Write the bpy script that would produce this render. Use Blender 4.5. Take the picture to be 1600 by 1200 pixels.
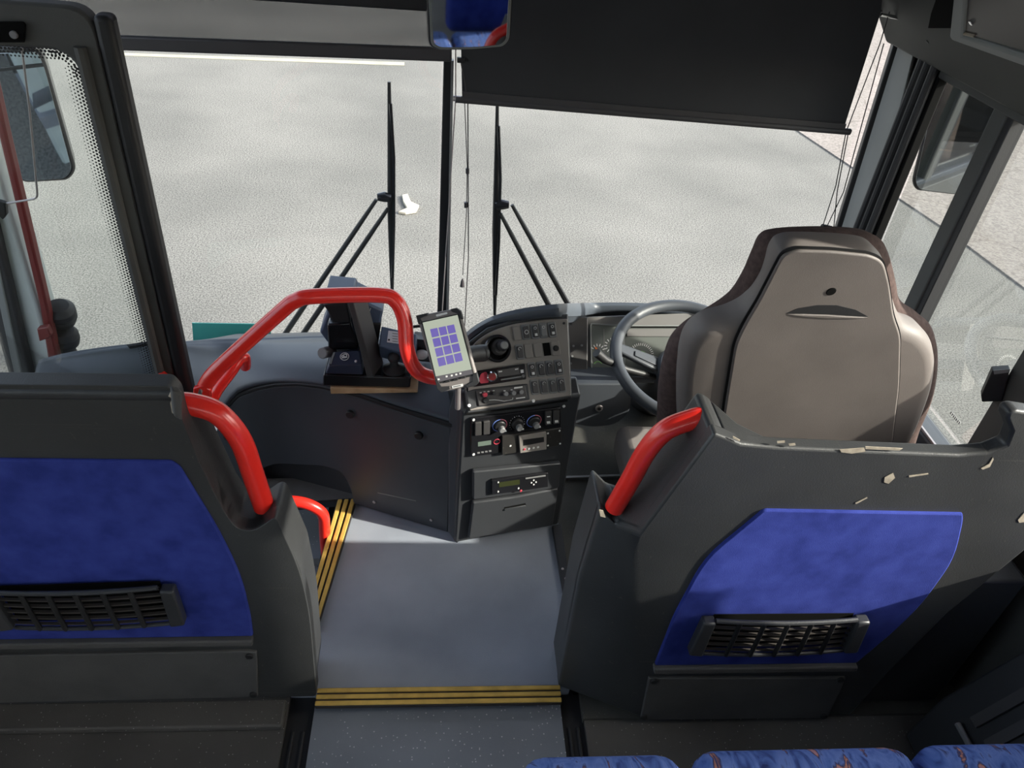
import bpy, math, random
from math import sin, cos, pi, radians, sqrt
from mathutils import Vector, Matrix
random.seed(7)
for o in list(bpy.data.objects): bpy.data.objects.remove(o)
S = bpy.context.scene; COL = S.collection

# ------------------------------------------------------------------ camera, sky, sun, exposure
FPX = 1180.0
TH, RO, PS = radians(37.0), radians(6.0), radians(7.2)
CAM = Vector((0, 0, 1.45))
_f = Vector((sin(PS)*cos(TH), cos(PS)*cos(TH), -sin(TH)))
_r = Vector((cos(PS), -sin(PS), 0)); _u = _r.cross(_f)
R_, U_, F_ = cos(RO)*_r + sin(RO)*_u, cos(RO)*_u - sin(RO)*_r, _f
cd = bpy.data.cameras.new('camera'); cam = bpy.data.objects.new('camera', cd); COL.objects.link(cam)
cd.sensor_width = 36; cd.lens = 36*FPX/1600; cd.clip_start = 0.02; cd.clip_end = 300
cam.matrix_world = Matrix(((R_.x, U_.x, -F_.x, CAM.x), (R_.y, U_.y, -F_.y, CAM.y), (R_.z, U_.z, -F_.z, CAM.z), (0, 0, 0, 1)))
S.camera = cam
W = bpy.data.worlds.new('sky'); S.world = W; W.use_nodes = True
wn = W.node_tree.nodes; wl = W.node_tree.links; wn.clear()
sky = wn.new('ShaderNodeTexSky'); sky.sky_type = 'NISHITA'; sky.sun_disc = False
sky.sun_elevation = radians(38); sky.sun_rotation = radians(112); sky.air_density = 1.0; sky.dust_density = 3.0; sky.ozone_density = 1.0
hs = wn.new('ShaderNodeHueSaturation'); hs.inputs['Saturation'].default_value = 0.55
bg = wn.new('ShaderNodeBackground'); bg.inputs['Strength'].default_value = 0.42
wo = wn.new('ShaderNodeOutputWorld')
wl.new(sky.outputs[0], hs.inputs['Color']); wl.new(hs.outputs[0], bg.inputs[0]); wl.new(bg.outputs[0], wo.inputs[0])
SUND = Vector((-1.0, 0.30, -0.53)).normalized()
sd = bpy.data.lights.new('sun', 'SUN'); sd.energy = 6.5; sd.angle = radians(0.8); sd.color = (1.0, 0.93, 0.84)
sun = bpy.data.objects.new('sun', sd); COL.objects.link(sun)
sun.rotation_euler = SUND.to_track_quat('-Z', 'Y').to_euler(); sun.location = (6, -3, 6)
S.view_settings.view_transform = 'Standard'; S.view_settings.look = 'None'
S.view_settings.gamma = 1.0; S.view_settings.use_curve_mapping = False; S.view_settings.exposure = 0.68

# ------------------------------------------------------------------ measuring helpers: a photo point onto a real plane
def ray(px, py): return F_ + R_*((px-800)/FPX) + U_*((600-py)/FPX)
class Pl:
    def __init__(s, p, n):
        s.p = Vector(p); s.n = Vector(n).normalized()
    def at(s, px, py, h=0.0):
        d = ray(px, py); t = (s.p - CAM).dot(s.n)/d.dot(s.n)
        return CAM + d*t + s.n*h
def onY(px, py, y): return Pl((0, y, 0), (0, -1, 0)).at(px, py)
def onZ(px, py, z): return Pl((0, 0, z), (0, 0, 1)).at(px, py)
def onX(px, py, x): return Pl((x, 0, 0), (-1, 0, 0)).at(px, py)
def perpx(p): return (p-CAM).dot(F_)/FPX          # metres per photo pixel at p

# ------------------------------------------------------------------ materials
def mat(name, col, rough=0.5, metal=0.0, var=0.0, vscale=6.0, bump=0.0, bscale=300.0, spec=0.5, col2=None, scr=0.0, scrcol=(.45, .43, .38), coat=0.0, emit=None, es=0.0):
    m = bpy.data.materials.new(name); m.use_nodes = True
    n = m.node_tree.nodes; l = m.node_tree.links; b = n['Principled BSDF']
    b.inputs['Base Color'].default_value = (*col, 1); b.inputs['Roughness'].default_value = rough
    b.inputs['Metallic'].default_value = metal; b.inputs['Specular IOR Level'].default_value = spec
    b.inputs['Coat Weight'].default_value = coat; b.inputs['Coat Roughness'].default_value = 0.12
    tc = n.new('ShaderNodeTexCoord'); out = None
    if var > 0 or col2:
        nt = n.new('ShaderNodeTexNoise'); nt.inputs['Scale'].default_value = vscale; nt.inputs['Detail'].default_value = 6
        l.new(tc.outputs['Object'], nt.inputs['Vector'])
        rp = n.new('ShaderNodeValToRGB'); rp.color_ramp.elements[0].position = .32; rp.color_ramp.elements[1].position = .68
        c2 = col2 if col2 else tuple(min(1, c*(1+var)) for c in col)
        c1 = col if col2 else tuple(c*(1-var) for c in col)
        rp.color_ramp.elements[0].color = (*c1, 1); rp.color_ramp.elements[1].color = (*c2, 1)
        l.new(nt.outputs['Fac'], rp.inputs[0]); out = rp.outputs[0]
        l.new(out, b.inputs['Base Color'])
    if scr > 0:
        prev = out
        for k, (rot, sc) in enumerate((((.3, .5, .2), (3, 120, 120)), ((.1, -.6, .4), (140, 4, 90)))):
            mp = n.new('ShaderNodeMapping'); mp.inputs['Rotation'].default_value = rot; mp.inputs['Scale'].default_value = sc
            l.new(tc.outputs['Object'], mp.inputs[0])
            ns = n.new('ShaderNodeTexNoise'); ns.inputs['Scale'].default_value = 1.0; ns.inputs['Detail'].default_value = 2
            l.new(mp.outputs[0], ns.inputs['Vector'])
            rs = n.new('ShaderNodeValToRGB'); rs.color_ramp.elements[0].position = .69; rs.color_ramp.elements[1].position = .80
            l.new(ns.outputs['Fac'], rs.inputs[0])
            mu = n.new('ShaderNodeMath'); mu.operation = 'MULTIPLY'; mu.inputs[1].default_value = scr; l.new(rs.outputs[0], mu.inputs[0])
            mx = n.new('ShaderNodeMix'); mx.data_type = 'RGBA'
            l.new(mu.outputs[0], mx.inputs[0])
            if prev: l.new(prev, mx.inputs[6])
            else: mx.inputs[6].default_value = (*col, 1)
            mx.inputs[7].default_value = (*scrcol, 1); prev = mx.outputs[2]
        l.new(prev, b.inputs['Base Color'])
    if bump > 0:
        nb = n.new('ShaderNodeTexNoise'); nb.inputs['Scale'].default_value = bscale; nb.inputs['Detail'].default_value = 2
        l.new(tc.outputs['Object'], nb.inputs['Vector'])
        bp = n.new('ShaderNodeBump'); bp.inputs['Strength'].default_value = bump; bp.inputs['Distance'].default_value = 0.002
        l.new(nb.outputs['Fac'], bp.inputs['Height']); l.new(bp.outputs[0], b.inputs['Normal'])
    if emit:
        b.inputs['Emission Color'].default_value = (*emit, 1); b.inputs['Emission Strength'].default_value = es
    return m
def glass(name, tint=(.93, .96, .95), refl=1.0):
    m = bpy.data.materials.new(name); m.use_nodes = True; n = m.node_tree.nodes; l = m.node_tree.links; n.clear()
    t = n.new('ShaderNodeBsdfTransparent'); t.inputs[0].default_value = (*tint, 1)
    g = n.new('ShaderNodeBsdfGlossy'); g.inputs['Roughness'].default_value = 0.02
    fr = n.new('ShaderNodeFresnel'); fr.inputs[0].default_value = 1.45
    mu = n.new('ShaderNodeMath'); mu.operation = 'MULTIPLY'; mu.inputs[1].default_value = refl; l.new(fr.outputs[0], mu.inputs[0])
    mx = n.new('ShaderNodeMixShader'); o = n.new('ShaderNodeOutputMaterial')
    l.new(mu.outputs[0], mx.inputs[0]); l.new(t.outputs[0], mx.inputs[1]); l.new(g.outputs[0], mx.inputs[2]); l.new(mx.outputs[0], o.inputs[0])
    return m
def speckled(name, base, dots, scale=260, dens=.1, rough=.6, var=.15, vscale=3, dirt=None):
    m = mat(name, base, rough, var=var, vscale=vscale, bump=.25, bscale=500)
    n = m.node_tree.nodes; l = m.node_tree.links; b = n['Principled BSDF']
    tc = n.new('ShaderNodeTexCoord'); v = n.new('ShaderNodeTexVoronoi'); v.inputs['Scale'].default_value = scale
    l.new(tc.outputs['Object'], v.inputs['Vector'])
    r = n.new('ShaderNodeValToRGB'); r.color_ramp.elements[0].position = dens; r.color_ramp.elements[1].position = dens+.09
    r.color_ramp.elements[0].color = (1, 1, 1, 1); r.color_ramp.elements[1].color = (0, 0, 0, 1); l.new(v.outputs['Distance'], r.inputs[0])
    sel = n.new('ShaderNodeSeparateColor'); l.new(v.outputs['Color'], sel.inputs[0])
    gt = n.new('ShaderNodeMath'); gt.operation = 'GREATER_THAN'; gt.inputs[1].default_value = .62; l.new(sel.outputs[0], gt.inputs[0])
    mu = n.new('ShaderNodeMath'); mu.operation = 'MULTIPLY'; l.new(gt.outputs[0], mu.inputs[0]); l.new(r.outputs[0], mu.inputs[1])
    mx = n.new('ShaderNodeMix'); mx.data_type = 'RGBA'; l.new(mu.outputs[0], mx.inputs[0])
    src = b.inputs['Base Color'].links[0].from_socket
    l.new(src, mx.inputs[6]); mx.inputs[7].default_value = (*dots, 1); l.new(mx.outputs[2], b.inputs['Base Color'])
    return m
def ground_mat(name, c1, c2, c3, fine=70, crack=0.0):
    m = bpy.data.materials.new(name); m.use_nodes = True; n = m.node_tree.nodes; l = m.node_tree.links; b = n['Principled BSDF']
    b.inputs['Roughness'].default_value = .95; b.inputs['Specular IOR Level'].default_value = .1
    tc = n.new('ShaderNodeTexCoord')
    a = n.new('ShaderNodeTexNoise'); a.inputs['Scale'].default_value = .8; a.inputs['Detail'].default_value = 8; l.new(tc.outputs['Object'], a.inputs['Vector'])
    r = n.new('ShaderNodeValToRGB'); r.color_ramp.elements[0].position = .35; r.color_ramp.elements[1].position = .65
    r.color_ramp.elements[0].color = (*c1, 1); r.color_ramp.elements[1].color = (*c2, 1); l.new(a.outputs['Fac'], r.inputs[0])
    f = n.new('ShaderNodeTexNoise'); f.inputs['Scale'].default_value = fine; f.inputs['Detail'].default_value = 4; f.inputs['Roughness'].default_value = .75; l.new(tc.outputs['Object'], f.inputs['Vector'])
    r2 = n.new('ShaderNodeValToRGB'); r2.color_ramp.elements[0].position = .41; r2.color_ramp.elements[1].position = .57
    r2.color_ramp.elements[0].color = (*c3, 1); r2.color_ramp.elements[1].color = (1.25, 1.24, 1.21, 1); l.new(f.outputs['Fac'], r2.inputs[0])
    mx = n.new('ShaderNodeMix'); mx.data_type = 'RGBA'; mx.blend_type = 'MULTIPLY'; mx.inputs[0].default_value = 1
    l.new(r.outputs[0], mx.inputs[6]); l.new(r2.outputs[0], mx.inputs[7]); last = mx.outputs[2]
    if crack:
        v = n.new('ShaderNodeTexVoronoi'); v.feature = 'DISTANCE_TO_EDGE'; v.inputs['Scale'].default_value = .55
        nd = n.new('ShaderNodeTexNoise'); nd.inputs['Scale'].default_value = 3; l.new(tc.outputs['Object'], nd.inputs['Vector'])
        ad = n.new('ShaderNodeMixRGB'); ad.blend_type = 'ADD'; ad.inputs[0].default_value = .25; l.new(tc.outputs['Object'], ad.inputs[1]); l.new(nd.outputs['Color'], ad.inputs[2]); l.new(ad.outputs[0], v.inputs['Vector'])
        r3 = n.new('ShaderNodeValToRGB'); r3.color_ramp.elements[0].position = 0; r3.color_ramp.elements[1].position = .010
        r3.color_ramp.elements[0].color = (.55, .53, .5, 1); r3.color_ramp.elements[1].color = (1, 1, 1, 1); l.new(v.outputs[0], r3.inputs[0])
        m2 = n.new('ShaderNodeMix'); m2.data_type = 'RGBA'; m2.blend_type = 'MULTIPLY'; m2.inputs[0].default_value = crack
        l.new(last, m2.inputs[6]); l.new(r3.outputs[0], m2.inputs[7]); last = m2.outputs[2]
    l.new(last, b.inputs['Base Color'])
    return m
M = {}
M['shell'] = mat('black_moulded_plastic', (.040, .041, .042), .42, var=.2, vscale=5, bump=.15, bscale=420, scr=.30, scrcol=(.17, .16, .13))
M['shell_clean'] = mat('black_plastic', (.034, .035, .038), .40, var=.12, bump=.12, bscale=500)
M['kick'] = mat('charcoal_kick_panel', (.075, .072, .070), .75, var=.12, vscale=14, bump=.3, bscale=350)
M['dash'] = mat('slate_dash_plastic', (.070, .082, .100), .42, var=.06, bump=.10, bscale=600)
M['dash2'] = mat('dark_slate_plastic', (.050, .056, .066), .48, var=.08, bump=.10, bscale=600)
M['console'] = mat('console_plastic', (.040, .042, .046), .38, var=.1, bump=.08, bscale=600)
M['fascia'] = mat('taupe_fascia', (.25, .225, .205), .42, var=.06, bump=.06, bscale=700)
M['bezel'] = mat('grey_cluster_bezel', (.16, .155, .15), .45)
M['dial'] = mat('dial_face', (.10, .11, .10), .5)
M['black'] = mat('matt_black', (.012, .012, .013), .5)
M['void'] = mat('dark_recess', (.006, .006, .006), .9, spec=.08)
M['gloss'] = mat('gloss_black', (.012, .012, .014), .18)
M['rubber'] = mat('black_rubber', (.020, .020, .022), .55, bump=.1)
M['red'] = mat('red_powder_coat', (.90, .028, .018), .30, coat=.5)
M['redpaint'] = mat('red_body_paint', (.15, .020, .018), .4)
M['blue'] = mat('blue_moquette', (.022, .034, .20), .92, col2=(.040, .058, .29), vscale=22, bump=.35, bscale=900, spec=.15)
M['seatshell'] = mat('grey_brown_seat_shell', (.150, .130, .120), .55, var=.10, vscale=8, bump=.15, bscale=700)
M['seatfab'] = mat('brown_seat_fabric', (.085, .060, .055), .95, var=.2, vscale=90, bump=.5, bscale=600, spec=.1)
M['floor'] = speckled('grey_blue_vinyl', (.32, .345, .395), (.42, .36, .40), 420, .05, .55, .10, 6)
M['aisle'] = speckled('speckled_grey_vinyl', (.215, .23, .265), (.60, .57, .62), 130, .13, .55, .12, 5)
M['aisled'] = speckled('speckled_brown_vinyl', (.085, .078, .072), (.33, .31, .30), 140, .10, .65, .25, 4)
M['cabfloor'] = speckled('worn_cab_floor', (.060, .058, .050), (.20, .19, .17), 180, .08, .8, .3, 9)
M['yellow'] = mat('yellow_tread', (.62, .40, .09), .6, var=.18, vscale=30, bump=.3, bscale=200)
M['tread'] = mat('brown_black_tread', (.030, .024, .022), .7)
M['alu'] = mat('dull_aluminium', (.55, .55, .55), .35, metal=.9)
M['chrome'] = mat('chrome', (.8, .8, .8), .12, metal=1)
M['wear'] = mat('worn_cream_undercoat', (.36, .31, .24), .8, var=.2, vscale=120)
M['white'] = mat('white_plastic', (.75, .75, .73), .5)
M['mark'] = mat('white_print', (.70, .70, .68), .6)
M['grey'] = mat('mid_grey_plastic', (.20, .20, .20), .5)
M['wood'] = mat('plywood', (.42, .26, .13), .6, col2=(.55, .37, .21), vscale=40)
M['teal'] = mat('teal_card', (.09, .50, .42), .5)
M['blind'] = mat('dark_blind_fabric', (.036, .037, .041), .8, var=.1, vscale=5, bump=.2, bscale=900)
M['hem'] = mat('blind_hem_bar', (.055, .052, .055), .5)
M['trim'] = mat('grey_olive_trim', (.070, .070, .066), .6, var=.1, bump=.15, bscale=500)
M['cove'] = mat('dark_cove_trim', (.042, .043, .040), .6, var=.1, bump=.15, bscale=500)
M['smoke'] = mat('smoked_plastic', (.030, .026, .024), .35, spec=.25)
M['pillar'] = mat('grey_pillar_trim', (.20, .21, .205), .5, var=.08)
M['bodywhite'] = mat('pale_body_paint', (.55, .60, .58), .45, var=.05)
M['ceil'] = mat('grey_headlining', (.35, .35, .34), .9)
M['mirror'] = mat('mirror_glass', (.40, .43, .45), .03, metal=1)
M['printer'] = mat('slate_blue_plastic', (.070, .10, .16), .45, bump=.1)
M['navy'] = mat('navy_plastic', (.022, .030, .060), .4)
M['paper'] = mat('paper_label', (.62, .63, .66), .7)
M['lcd'] = mat('green_grey_lcd', (.14, .18, .15), .3)
M['lcdd'] = mat('dark_olive_lcd', (.035, .040, .015), .2)
M['redbtn'] = mat('red_button', (.55, .05, .08), .35)
M['orange'] = mat('orange_needle', (.7, .15, .03), .5)
M['greenmk'] = mat('green_dial_arc', (.20, .50, .10), .5)
M['bluemk'] = mat('blue_ring_print', (.20, .30, .75), .5)
M['pinkmk'] = mat('red_ring_print', (.60, .16, .20), .5)
M['case'] = mat('taupe_tablet_case', (.20, .178, .168), .5)
M['screen'] = mat('lit_tablet_screen', (.03, .03, .03), .12, emit=(.50, .55, .44), es=.55)
M['tile'] = mat('lit_purple_tile', (.03, .03, .03), .12, emit=(.13, .10, .36), es=.75)
M['bar'] = mat('lit_dark_bar', (.03, .03, .03), .15, emit=(.07, .065, .07), es=1)
M['rockdark'] = mat('dark_rocker', (.055, .052, .052), .4)
M['scuffed'] = mat('scuffed_black_plate', (.030, .028, .026), .4, scr=.8, scrcol=(.5, .45, .36))
M['slat'] = mat('satin_slat', (.075, .066, .060), .32)
M['cushion_grey'] = mat('grey_seat_fabric', (.22, .20, .19), .95, bump=.4, bscale=700, spec=.1)
M['wire'] = mat('dark_wire', (.05, .045, .05), .4)
M['steel'] = mat('grey_steel_wire', (.42, .38, .38), .35, metal=.6)
M['glass'] = glass('clear_glass', (.94, .96, .95), .6)
M['glassg'] = glass('greenish_side_glass', (.90, .94, .91), .35)
M['asphalt'] = ground_mat('pale_worn_asphalt', (.128, .128, .121), (.172, .170, .160), (.50, .50, .49), 95)
M['concrete'] = ground_mat('pinkish_concrete', (.172, .157, .145), (.20, .184, .17), (.80, .79, .78), 40, .6)
M['paintline'] = mat('faded_road_paint', (.27, .265, .20), .9, var=.1)
M['leaf'] = mat('dry_paper', (.36, .33, .26), .9)
# mesh sun blind: half see-through weave
m = bpy.data.materials.new('see_through_mesh'); m.use_nodes = True; n = m.node_tree.nodes; l = m.node_tree.links
b = n['Principled BSDF']; b.inputs['Base Color'].default_value = (.055, .054, .052, 1); b.inputs['Roughness'].default_value = .8
t = n.new('ShaderNodeBsdfTransparent'); mx = n.new('ShaderNodeMixShader'); mx.inputs[0].default_value = .56
l.new(t.outputs[0], mx.inputs[1]); l.new(b.outputs[0], mx.inputs[2]); l.new(mx.outputs[0], n['Material Output'].inputs[0]); M['mesh'] = m
# patterned seat moquette
m = mat('patterned_seat_moquette', (.10, .16, .42), .95, spec=.1, bump=.4, bscale=900); n = m.node_tree.nodes; l = m.node_tree.links; b = n['Principled BSDF']
tc = n.new('ShaderNodeTexCoord'); nz = n.new('ShaderNodeTexNoise'); nz.inputs['Scale'].default_value = 16; nz.inputs['Detail'].default_value = 5; nz.inputs['Distortion'].default_value = 1.5
mp = n.new('ShaderNodeMapping'); mp.inputs['Rotation'].default_value = (0, 0, .6); mp.inputs['Scale'].default_value = (2.2, .8, 1); l.new(tc.outputs['Object'], mp.inputs[0]); l.new(mp.outputs[0], nz.inputs['Vector'])
r = n.new('ShaderNodeValToRGB'); e = r.color_ramp.elements; e[0].position = .30; e[0].color = (.035, .05, .16, 1); e[1].position = .44; e[1].color = (.10, .17, .45, 1)
for p, c in ((.56, (.16, .24, .55, 1)), (.63, (.05, .05, .12, 1)), (.68, (.65, .28, .18, 1)), (.74, (.14, .2, .5, 1))):
    k = e.new(p); k.color = c
l.new(nz.outputs['Fac'], r.inputs[0])
v = n.new('ShaderNodeTexVoronoi'); v.inputs['Scale'].default_value = 11; l.new(tc.outputs['Object'], v.inputs['Vector'])
lt = n.new('ShaderNodeMath'); lt.operation = 'LESS_THAN'; lt.inputs[1].default_value = .09; l.new(v.outputs['Distance'], lt.inputs[0])
mx = n.new('ShaderNodeMix'); mx.data_type = 'RGBA'; l.new(lt.outputs[0], mx.inputs[0]); l.new(r.outputs[0], mx.inputs[6]); mx.inputs[7].default_value = (.75, .68, .58, 1); l.new(mx.outputs[2], b.inputs['Base Color']); M['moq'] = m

# ------------------------------------------------------------------ object helpers
LOC = {}
def link(o, parent):
    COL.objects.link(o)
    if parent:
        o.parent = parent
        if parent.type == 'EMPTY': o.matrix_parent_inverse = Matrix.Translation(-parent.location)
def thing(name, label, cat, loc=(0, 0, 0), group=None):
    o = bpy.data.objects.new(name, None); o.location = loc; o.empty_display_size = .05; COL.objects.link(o)
    o['label'] = label; o['category'] = cat
    if group: o['group'] = group
    return o
def tag(o, label, cat, group=None):
    o['label'] = label; o['category'] = cat
    if group: o['group'] = group
    return o
def struct(o): o['kind'] = 'structure'; return o
def build(name, vs, fs, m, parent=None, bevel=0, seg=2, smooth=35):
    me = bpy.data.meshes.new(name); me.from_pydata([tuple(v) for v in vs], [], fs); me.validate(); me.update()
    import bmesh
    bm = bmesh.new(); bm.from_mesh(me); bmesh.ops.recalc_face_normals(bm, faces=bm.faces); bm.to_mesh(me); bm.free()
    for p in me.polygons: p.use_smooth = True
    me.set_sharp_from_angle(angle=radians(smooth))
    me.materials.append(M[m]); o = bpy.data.objects.new(name, me); link(o, parent)
    if bevel > 0:
        md = o.modifiers.new('bevel', 'BEVEL'); md.width = bevel; md.segments = seg; md.limit_method = 'ANGLE'; md.angle_limit = radians(32); md.harden_normals = False
    return o
class MB:
    def __init__(s): s.v = []; s.f = []
    def add(s, vs, fs):
        k = len(s.v); s.v += [Vector(v) for v in vs]; s.f += [tuple(i+k for i in f) for f in fs]; return s
    def box(s, x0, x1, y0, y1, z0, z1):
        return s.add([(x, y, z) for x in (x0, x1) for y in (y0, y1) for z in (z0, z1)],
                     [(0, 1, 3, 2), (4, 6, 7, 5), (0, 4, 5, 1), (2, 3, 7, 6), (0, 2, 6, 4), (1, 5, 7, 3)])
    def prism(s, pts, d):
        n = len(pts); d = Vector(d); a = [Vector(p) for p in pts]
        return s.add(a+[p+d for p in a], [tuple(range(n-1, -1, -1)), tuple(range(n, 2*n))]+[(i, (i+1) % n, n+(i+1) % n, n+i) for i in range(n)])
    def tube(s, pts, r, n=14, closed=False, caps=True):
        pts = [Vector(p) for p in pts]; N = len(pts); rr = r if isinstance(r, (list, tuple)) else [r]*N
        T = []
        for i in range(N):
            a = pts[(i-1) % N] if (closed or i > 0) else pts[i]; b = pts[(i+1) % N] if (closed or i < N-1) else pts[i]
            T.append((b-a).normalized())
        u = T[0].orthogonal().normalized(); vs = []
        for i in range(N):
            u = (u - T[i]*u.dot(T[i])).normalized(); w = T[i].cross(u)
            vs += [pts[i] + rr[i]*(cos(2*pi*k/n)*u + sin(2*pi*k/n)*w) for k in range(n)]
        fs = []
        for i in range(N if closed else N-1):
            j = (i+1) % N
            fs += [(i*n+k, i*n+(k+1) % n, j*n+(k+1) % n, j*n+k) for k in range(n)]
        if not closed and caps: fs += [tuple(range(n-1, -1, -1)), tuple(range((N-1)*n, N*n))]
        return s.add(vs, fs)
    def lathe(s, c, ax, prof, n=28):
        ax = Vector(ax).normalized(); u = ax.orthogonal().normalized(); w = ax.cross(u); c = Vector(c); vs = []
        for r, h in prof: vs += [c + ax*h + max(r, 1e-5)*(cos(2*pi*k/n)*u+sin(2*pi*k/n)*w) for k in range(n)]
        P = len(prof)
        fs = [(i*n+k, i*n+(k+1) % n, (i+1)*n+(k+1) % n, (i+1)*n+k) for i in range(P-1) for k in range(n)]
        fs += [tuple(range(n-1, -1, -1)), tuple(range((P-1)*n, P*n))]
        return s.add(vs, fs)
    def ball(s, c, r, n=20, k=12, sx=1, sy=1, sz=1):
        c = Vector(c); vs = [c+Vector((0, 0, -r*sz))]
        for i in range(1, k):
            t = -pi/2+pi*i/k
            vs += [c+Vector((r*sx*cos(t)*cos(2*pi*j/n), r*sy*cos(t)*sin(2*pi*j/n), r*sz*sin(t))) for j in range(n)]
        vs.append(c+Vector((0, 0, r*sz))); fs = [(0, 1+(j+1) % n, 1+j) for j in range(n)]
        for i in range(k-2): fs += [(1+i*n+j, 1+i*n+(j+1) % n, 1+(i+1)*n+(j+1) % n, 1+(i+1)*n+j) for j in range(n)]
        L = len(vs)-1; fs += [(1+(k-2)*n+j, 1+(k-2)*n+(j+1) % n, L) for j in range(n)]
        return s.add(vs, fs)
    def done(s, name, m, parent=None, bevel=0, seg=2, smooth=35): return build(name, s.v, s.f, m, parent, bevel, seg, smooth)
def crom(pts, n=8, closed=False):
    pts = [Vector(p) for p in pts]; N = len(pts); out = []
    for i in range(N if closed else N-1):
        p1, p2 = pts[i], pts[(i+1) % N]
        p0 = pts[i-1] if (closed or i > 0) else p1; p3 = pts[(i+2) % N] if (closed or i < N-2) else p2
        for k in range(n):
            t = k/n; out.append(.5*((2*p1)+(p2-p0)*t+(2*p0-5*p1+4*p2-p3)*t*t+(3*p1-p0-3*p2+p3)*t**3))
    if not closed: out.append(pts[-1])
    return out
def fillet(pts, r, n=5, closed=True):
    """round the corners of a polyline: r one number or one per corner"""
    P = [Vector(p) for p in pts]; N = len(P); out = []
    for i in range(N):
        ri = r[i] if isinstance(r, (list, tuple)) else r
        if (not closed and i in (0, N-1)) or ri <= 0: out.append(P[i]); continue
        a, c = P[i-1]-P[i], P[(i+1) % N]-P[i]; k = min(ri, a.length*.48, c.length*.48)
        A, B = P[i]+a.normalized()*k, P[i]+c.normalized()*k
        for j in range(n+1):
            t = j/n; out.append(A*(1-t)**2+P[i]*2*t*(1-t)+B*t*t)
    return out
def px2(pts): return [Vector((x, y, 0)) for x, y in pts]
def rpx(pts, r, n=4): return [(p.x, p.y) for p in fillet(px2(pts), r, n)]
def slab(name, pts, pl, h0, h1, m, parent=None, bevel=0, r=0, seg=2):
    if r: pts = rpx(pts, r)
    a = [pl.at(x, y, 0)+pl.n*h0 for x, y in pts]
    return MB().prism(a, pl.n*(h1-h0)).done(name, m, parent, bevel, seg)
def para(cx, cy, w, h, rise=-.11, lean=.15):
    """a switch-shaped parallelogram round a photo point"""
    return [(cx+a*w/2+b*h/2*lean, cy+a*w/2*rise+b*h/2) for a, b in ((-1, -1), (1, -1), (1, 1), (-1, 1))]
def disc(name, cx, cy, rpx_, pl, h0, h1, m, parent=None, bev=.15, n=28):
    c = pl.at(cx, cy); r = rpx_*perpx(c); e = min(r*bev, abs(h1-h0)*.5)
    return MB().lathe(c, pl.n, [(r, h0), (r, h1-e), (r-e, h1)], n).done(name, m, parent)
def ring(cx, cy, rp, pl, h, tr, a0=0, a1=2*pi, n=24, mb=None):
    """arc lying on a plane, real radius from photo pixels"""
    c = pl.at(cx, cy); r = rp*perpx(c); u = (pl.at(cx+1, cy)-c).normalized(); w = pl.n.cross(u)
    pts = [c+pl.n*h+r*(cos(a0+(a1-a0)*k/n)*u+sin(a0+(a1-a0)*k/n)*w) for k in range(n+1)]
    return (mb or MB()).tube(pts, tr, 6)

# ================================================================== SETTING
def quad(name, pts, m, parent=None): return build(name, pts, [tuple(range(len(pts)))], m, parent)
GZ = -1.0
struct(quad('ground', [(-60, -60, GZ), (60, -60, GZ), (60, 60, GZ), (-60, 60, GZ)], 'asphalt'))
a, b_, c_ = onZ(1245, 205, GZ), onZ(1480, 362, GZ), onZ(1600, 452, GZ)
d0 = (a-b_).normalized(); far = a+d0*14; near = c_-d0*9
mb = MB(); mb.prism([near, c_, b_, a, far, Vector((45, far.y, GZ)), Vector((45, near.y, GZ))], (0, 0, .012))
struct(mb.done('ground_concrete', 'concrete'))
p0, p1, p2, p3 = onZ(180, 83, GZ), onZ(632, 98, GZ), onZ(632, 103, GZ), onZ(180, 87, GZ)
tag(MB().prism([p + Vector((0, 0, .002)) for p in (p0, p1, p2, p3)], (0, 0, .004)).done('painted_line', 'paintline'), 'long faded pale painted line across the far asphalt beyond the windscreen', 'road marking')
# floors
Zf = 0.0
struct(MB().prism([(-.29, .865, -.06), (.30, .865, -.06), (.325, 1.30, -.06), (.325, 1.52, -.06), (-.16, 1.52, -.06), (-.21, 1.385, -.06), (-.238, 1.03, -.06), (-.29, 1.0, -.06)], (0, 0, .06)).done('floor', 'floor', bevel=.002))
struct(MB().box(.32, 1.20, .80, 2.10, -.08, -.012).done('floor_cab', 'cabfloor'))
struct(MB().box(-.225, .277, -3.5, .862, -.09, -.022).done('floor_aisle', 'aisle'))
struct(MB().box(.323, 1.20, -3.5, .84, -.09, -.020).done('floor_seat_platform', 'aisled'))
struct(MB().box(-1.20, -.277, -3.5, .93, -.09, -.020).done('floor_seat_platform.001', 'aisled'))
struct(MB().box(-1.19, -.28, .79, .846, -.02, -.003).done('trim_9', 'aisled', bevel=.004))
struct(MB().box(-1.25, -.22, .93, 2.0, -.34, -.24).done('floor_step', 'aisle'))
struct(MB().box(-1.25, -.24, .93, .96, -.24, -.02).done('trim_1', 'shell_clean'))
tag(MB().box(-.46, -.27, 1.37, 1.392, -.24, -.232).done('step_edge_trim', 'alu'), 'short bright metal edging on the lower entrance step', 'trim')
# channel strips between aisle and seat platforms
def channel(x0, x1, label):
    t = thing('floor_channel', label, 'floor track', ((x0+x1)/2, .2, -.09))
    MB().box(x0, x1, -1.5, .862, -.09, -.030).done('channel', 'rubber', t)
    w = x1-x0
    for k in (.3, .7): MB().tube([(x0+w*k, -1.5, -.029), (x0+w*k, .79, -.029)], .0035, 8).done('ridge', 'rubber', t)
channel(.278, .322, 'black ribbed floor track right of the speckled aisle floor')
channel(-.276, -.226, 'black ribbed floor track left of the speckled aisle floor')
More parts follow.
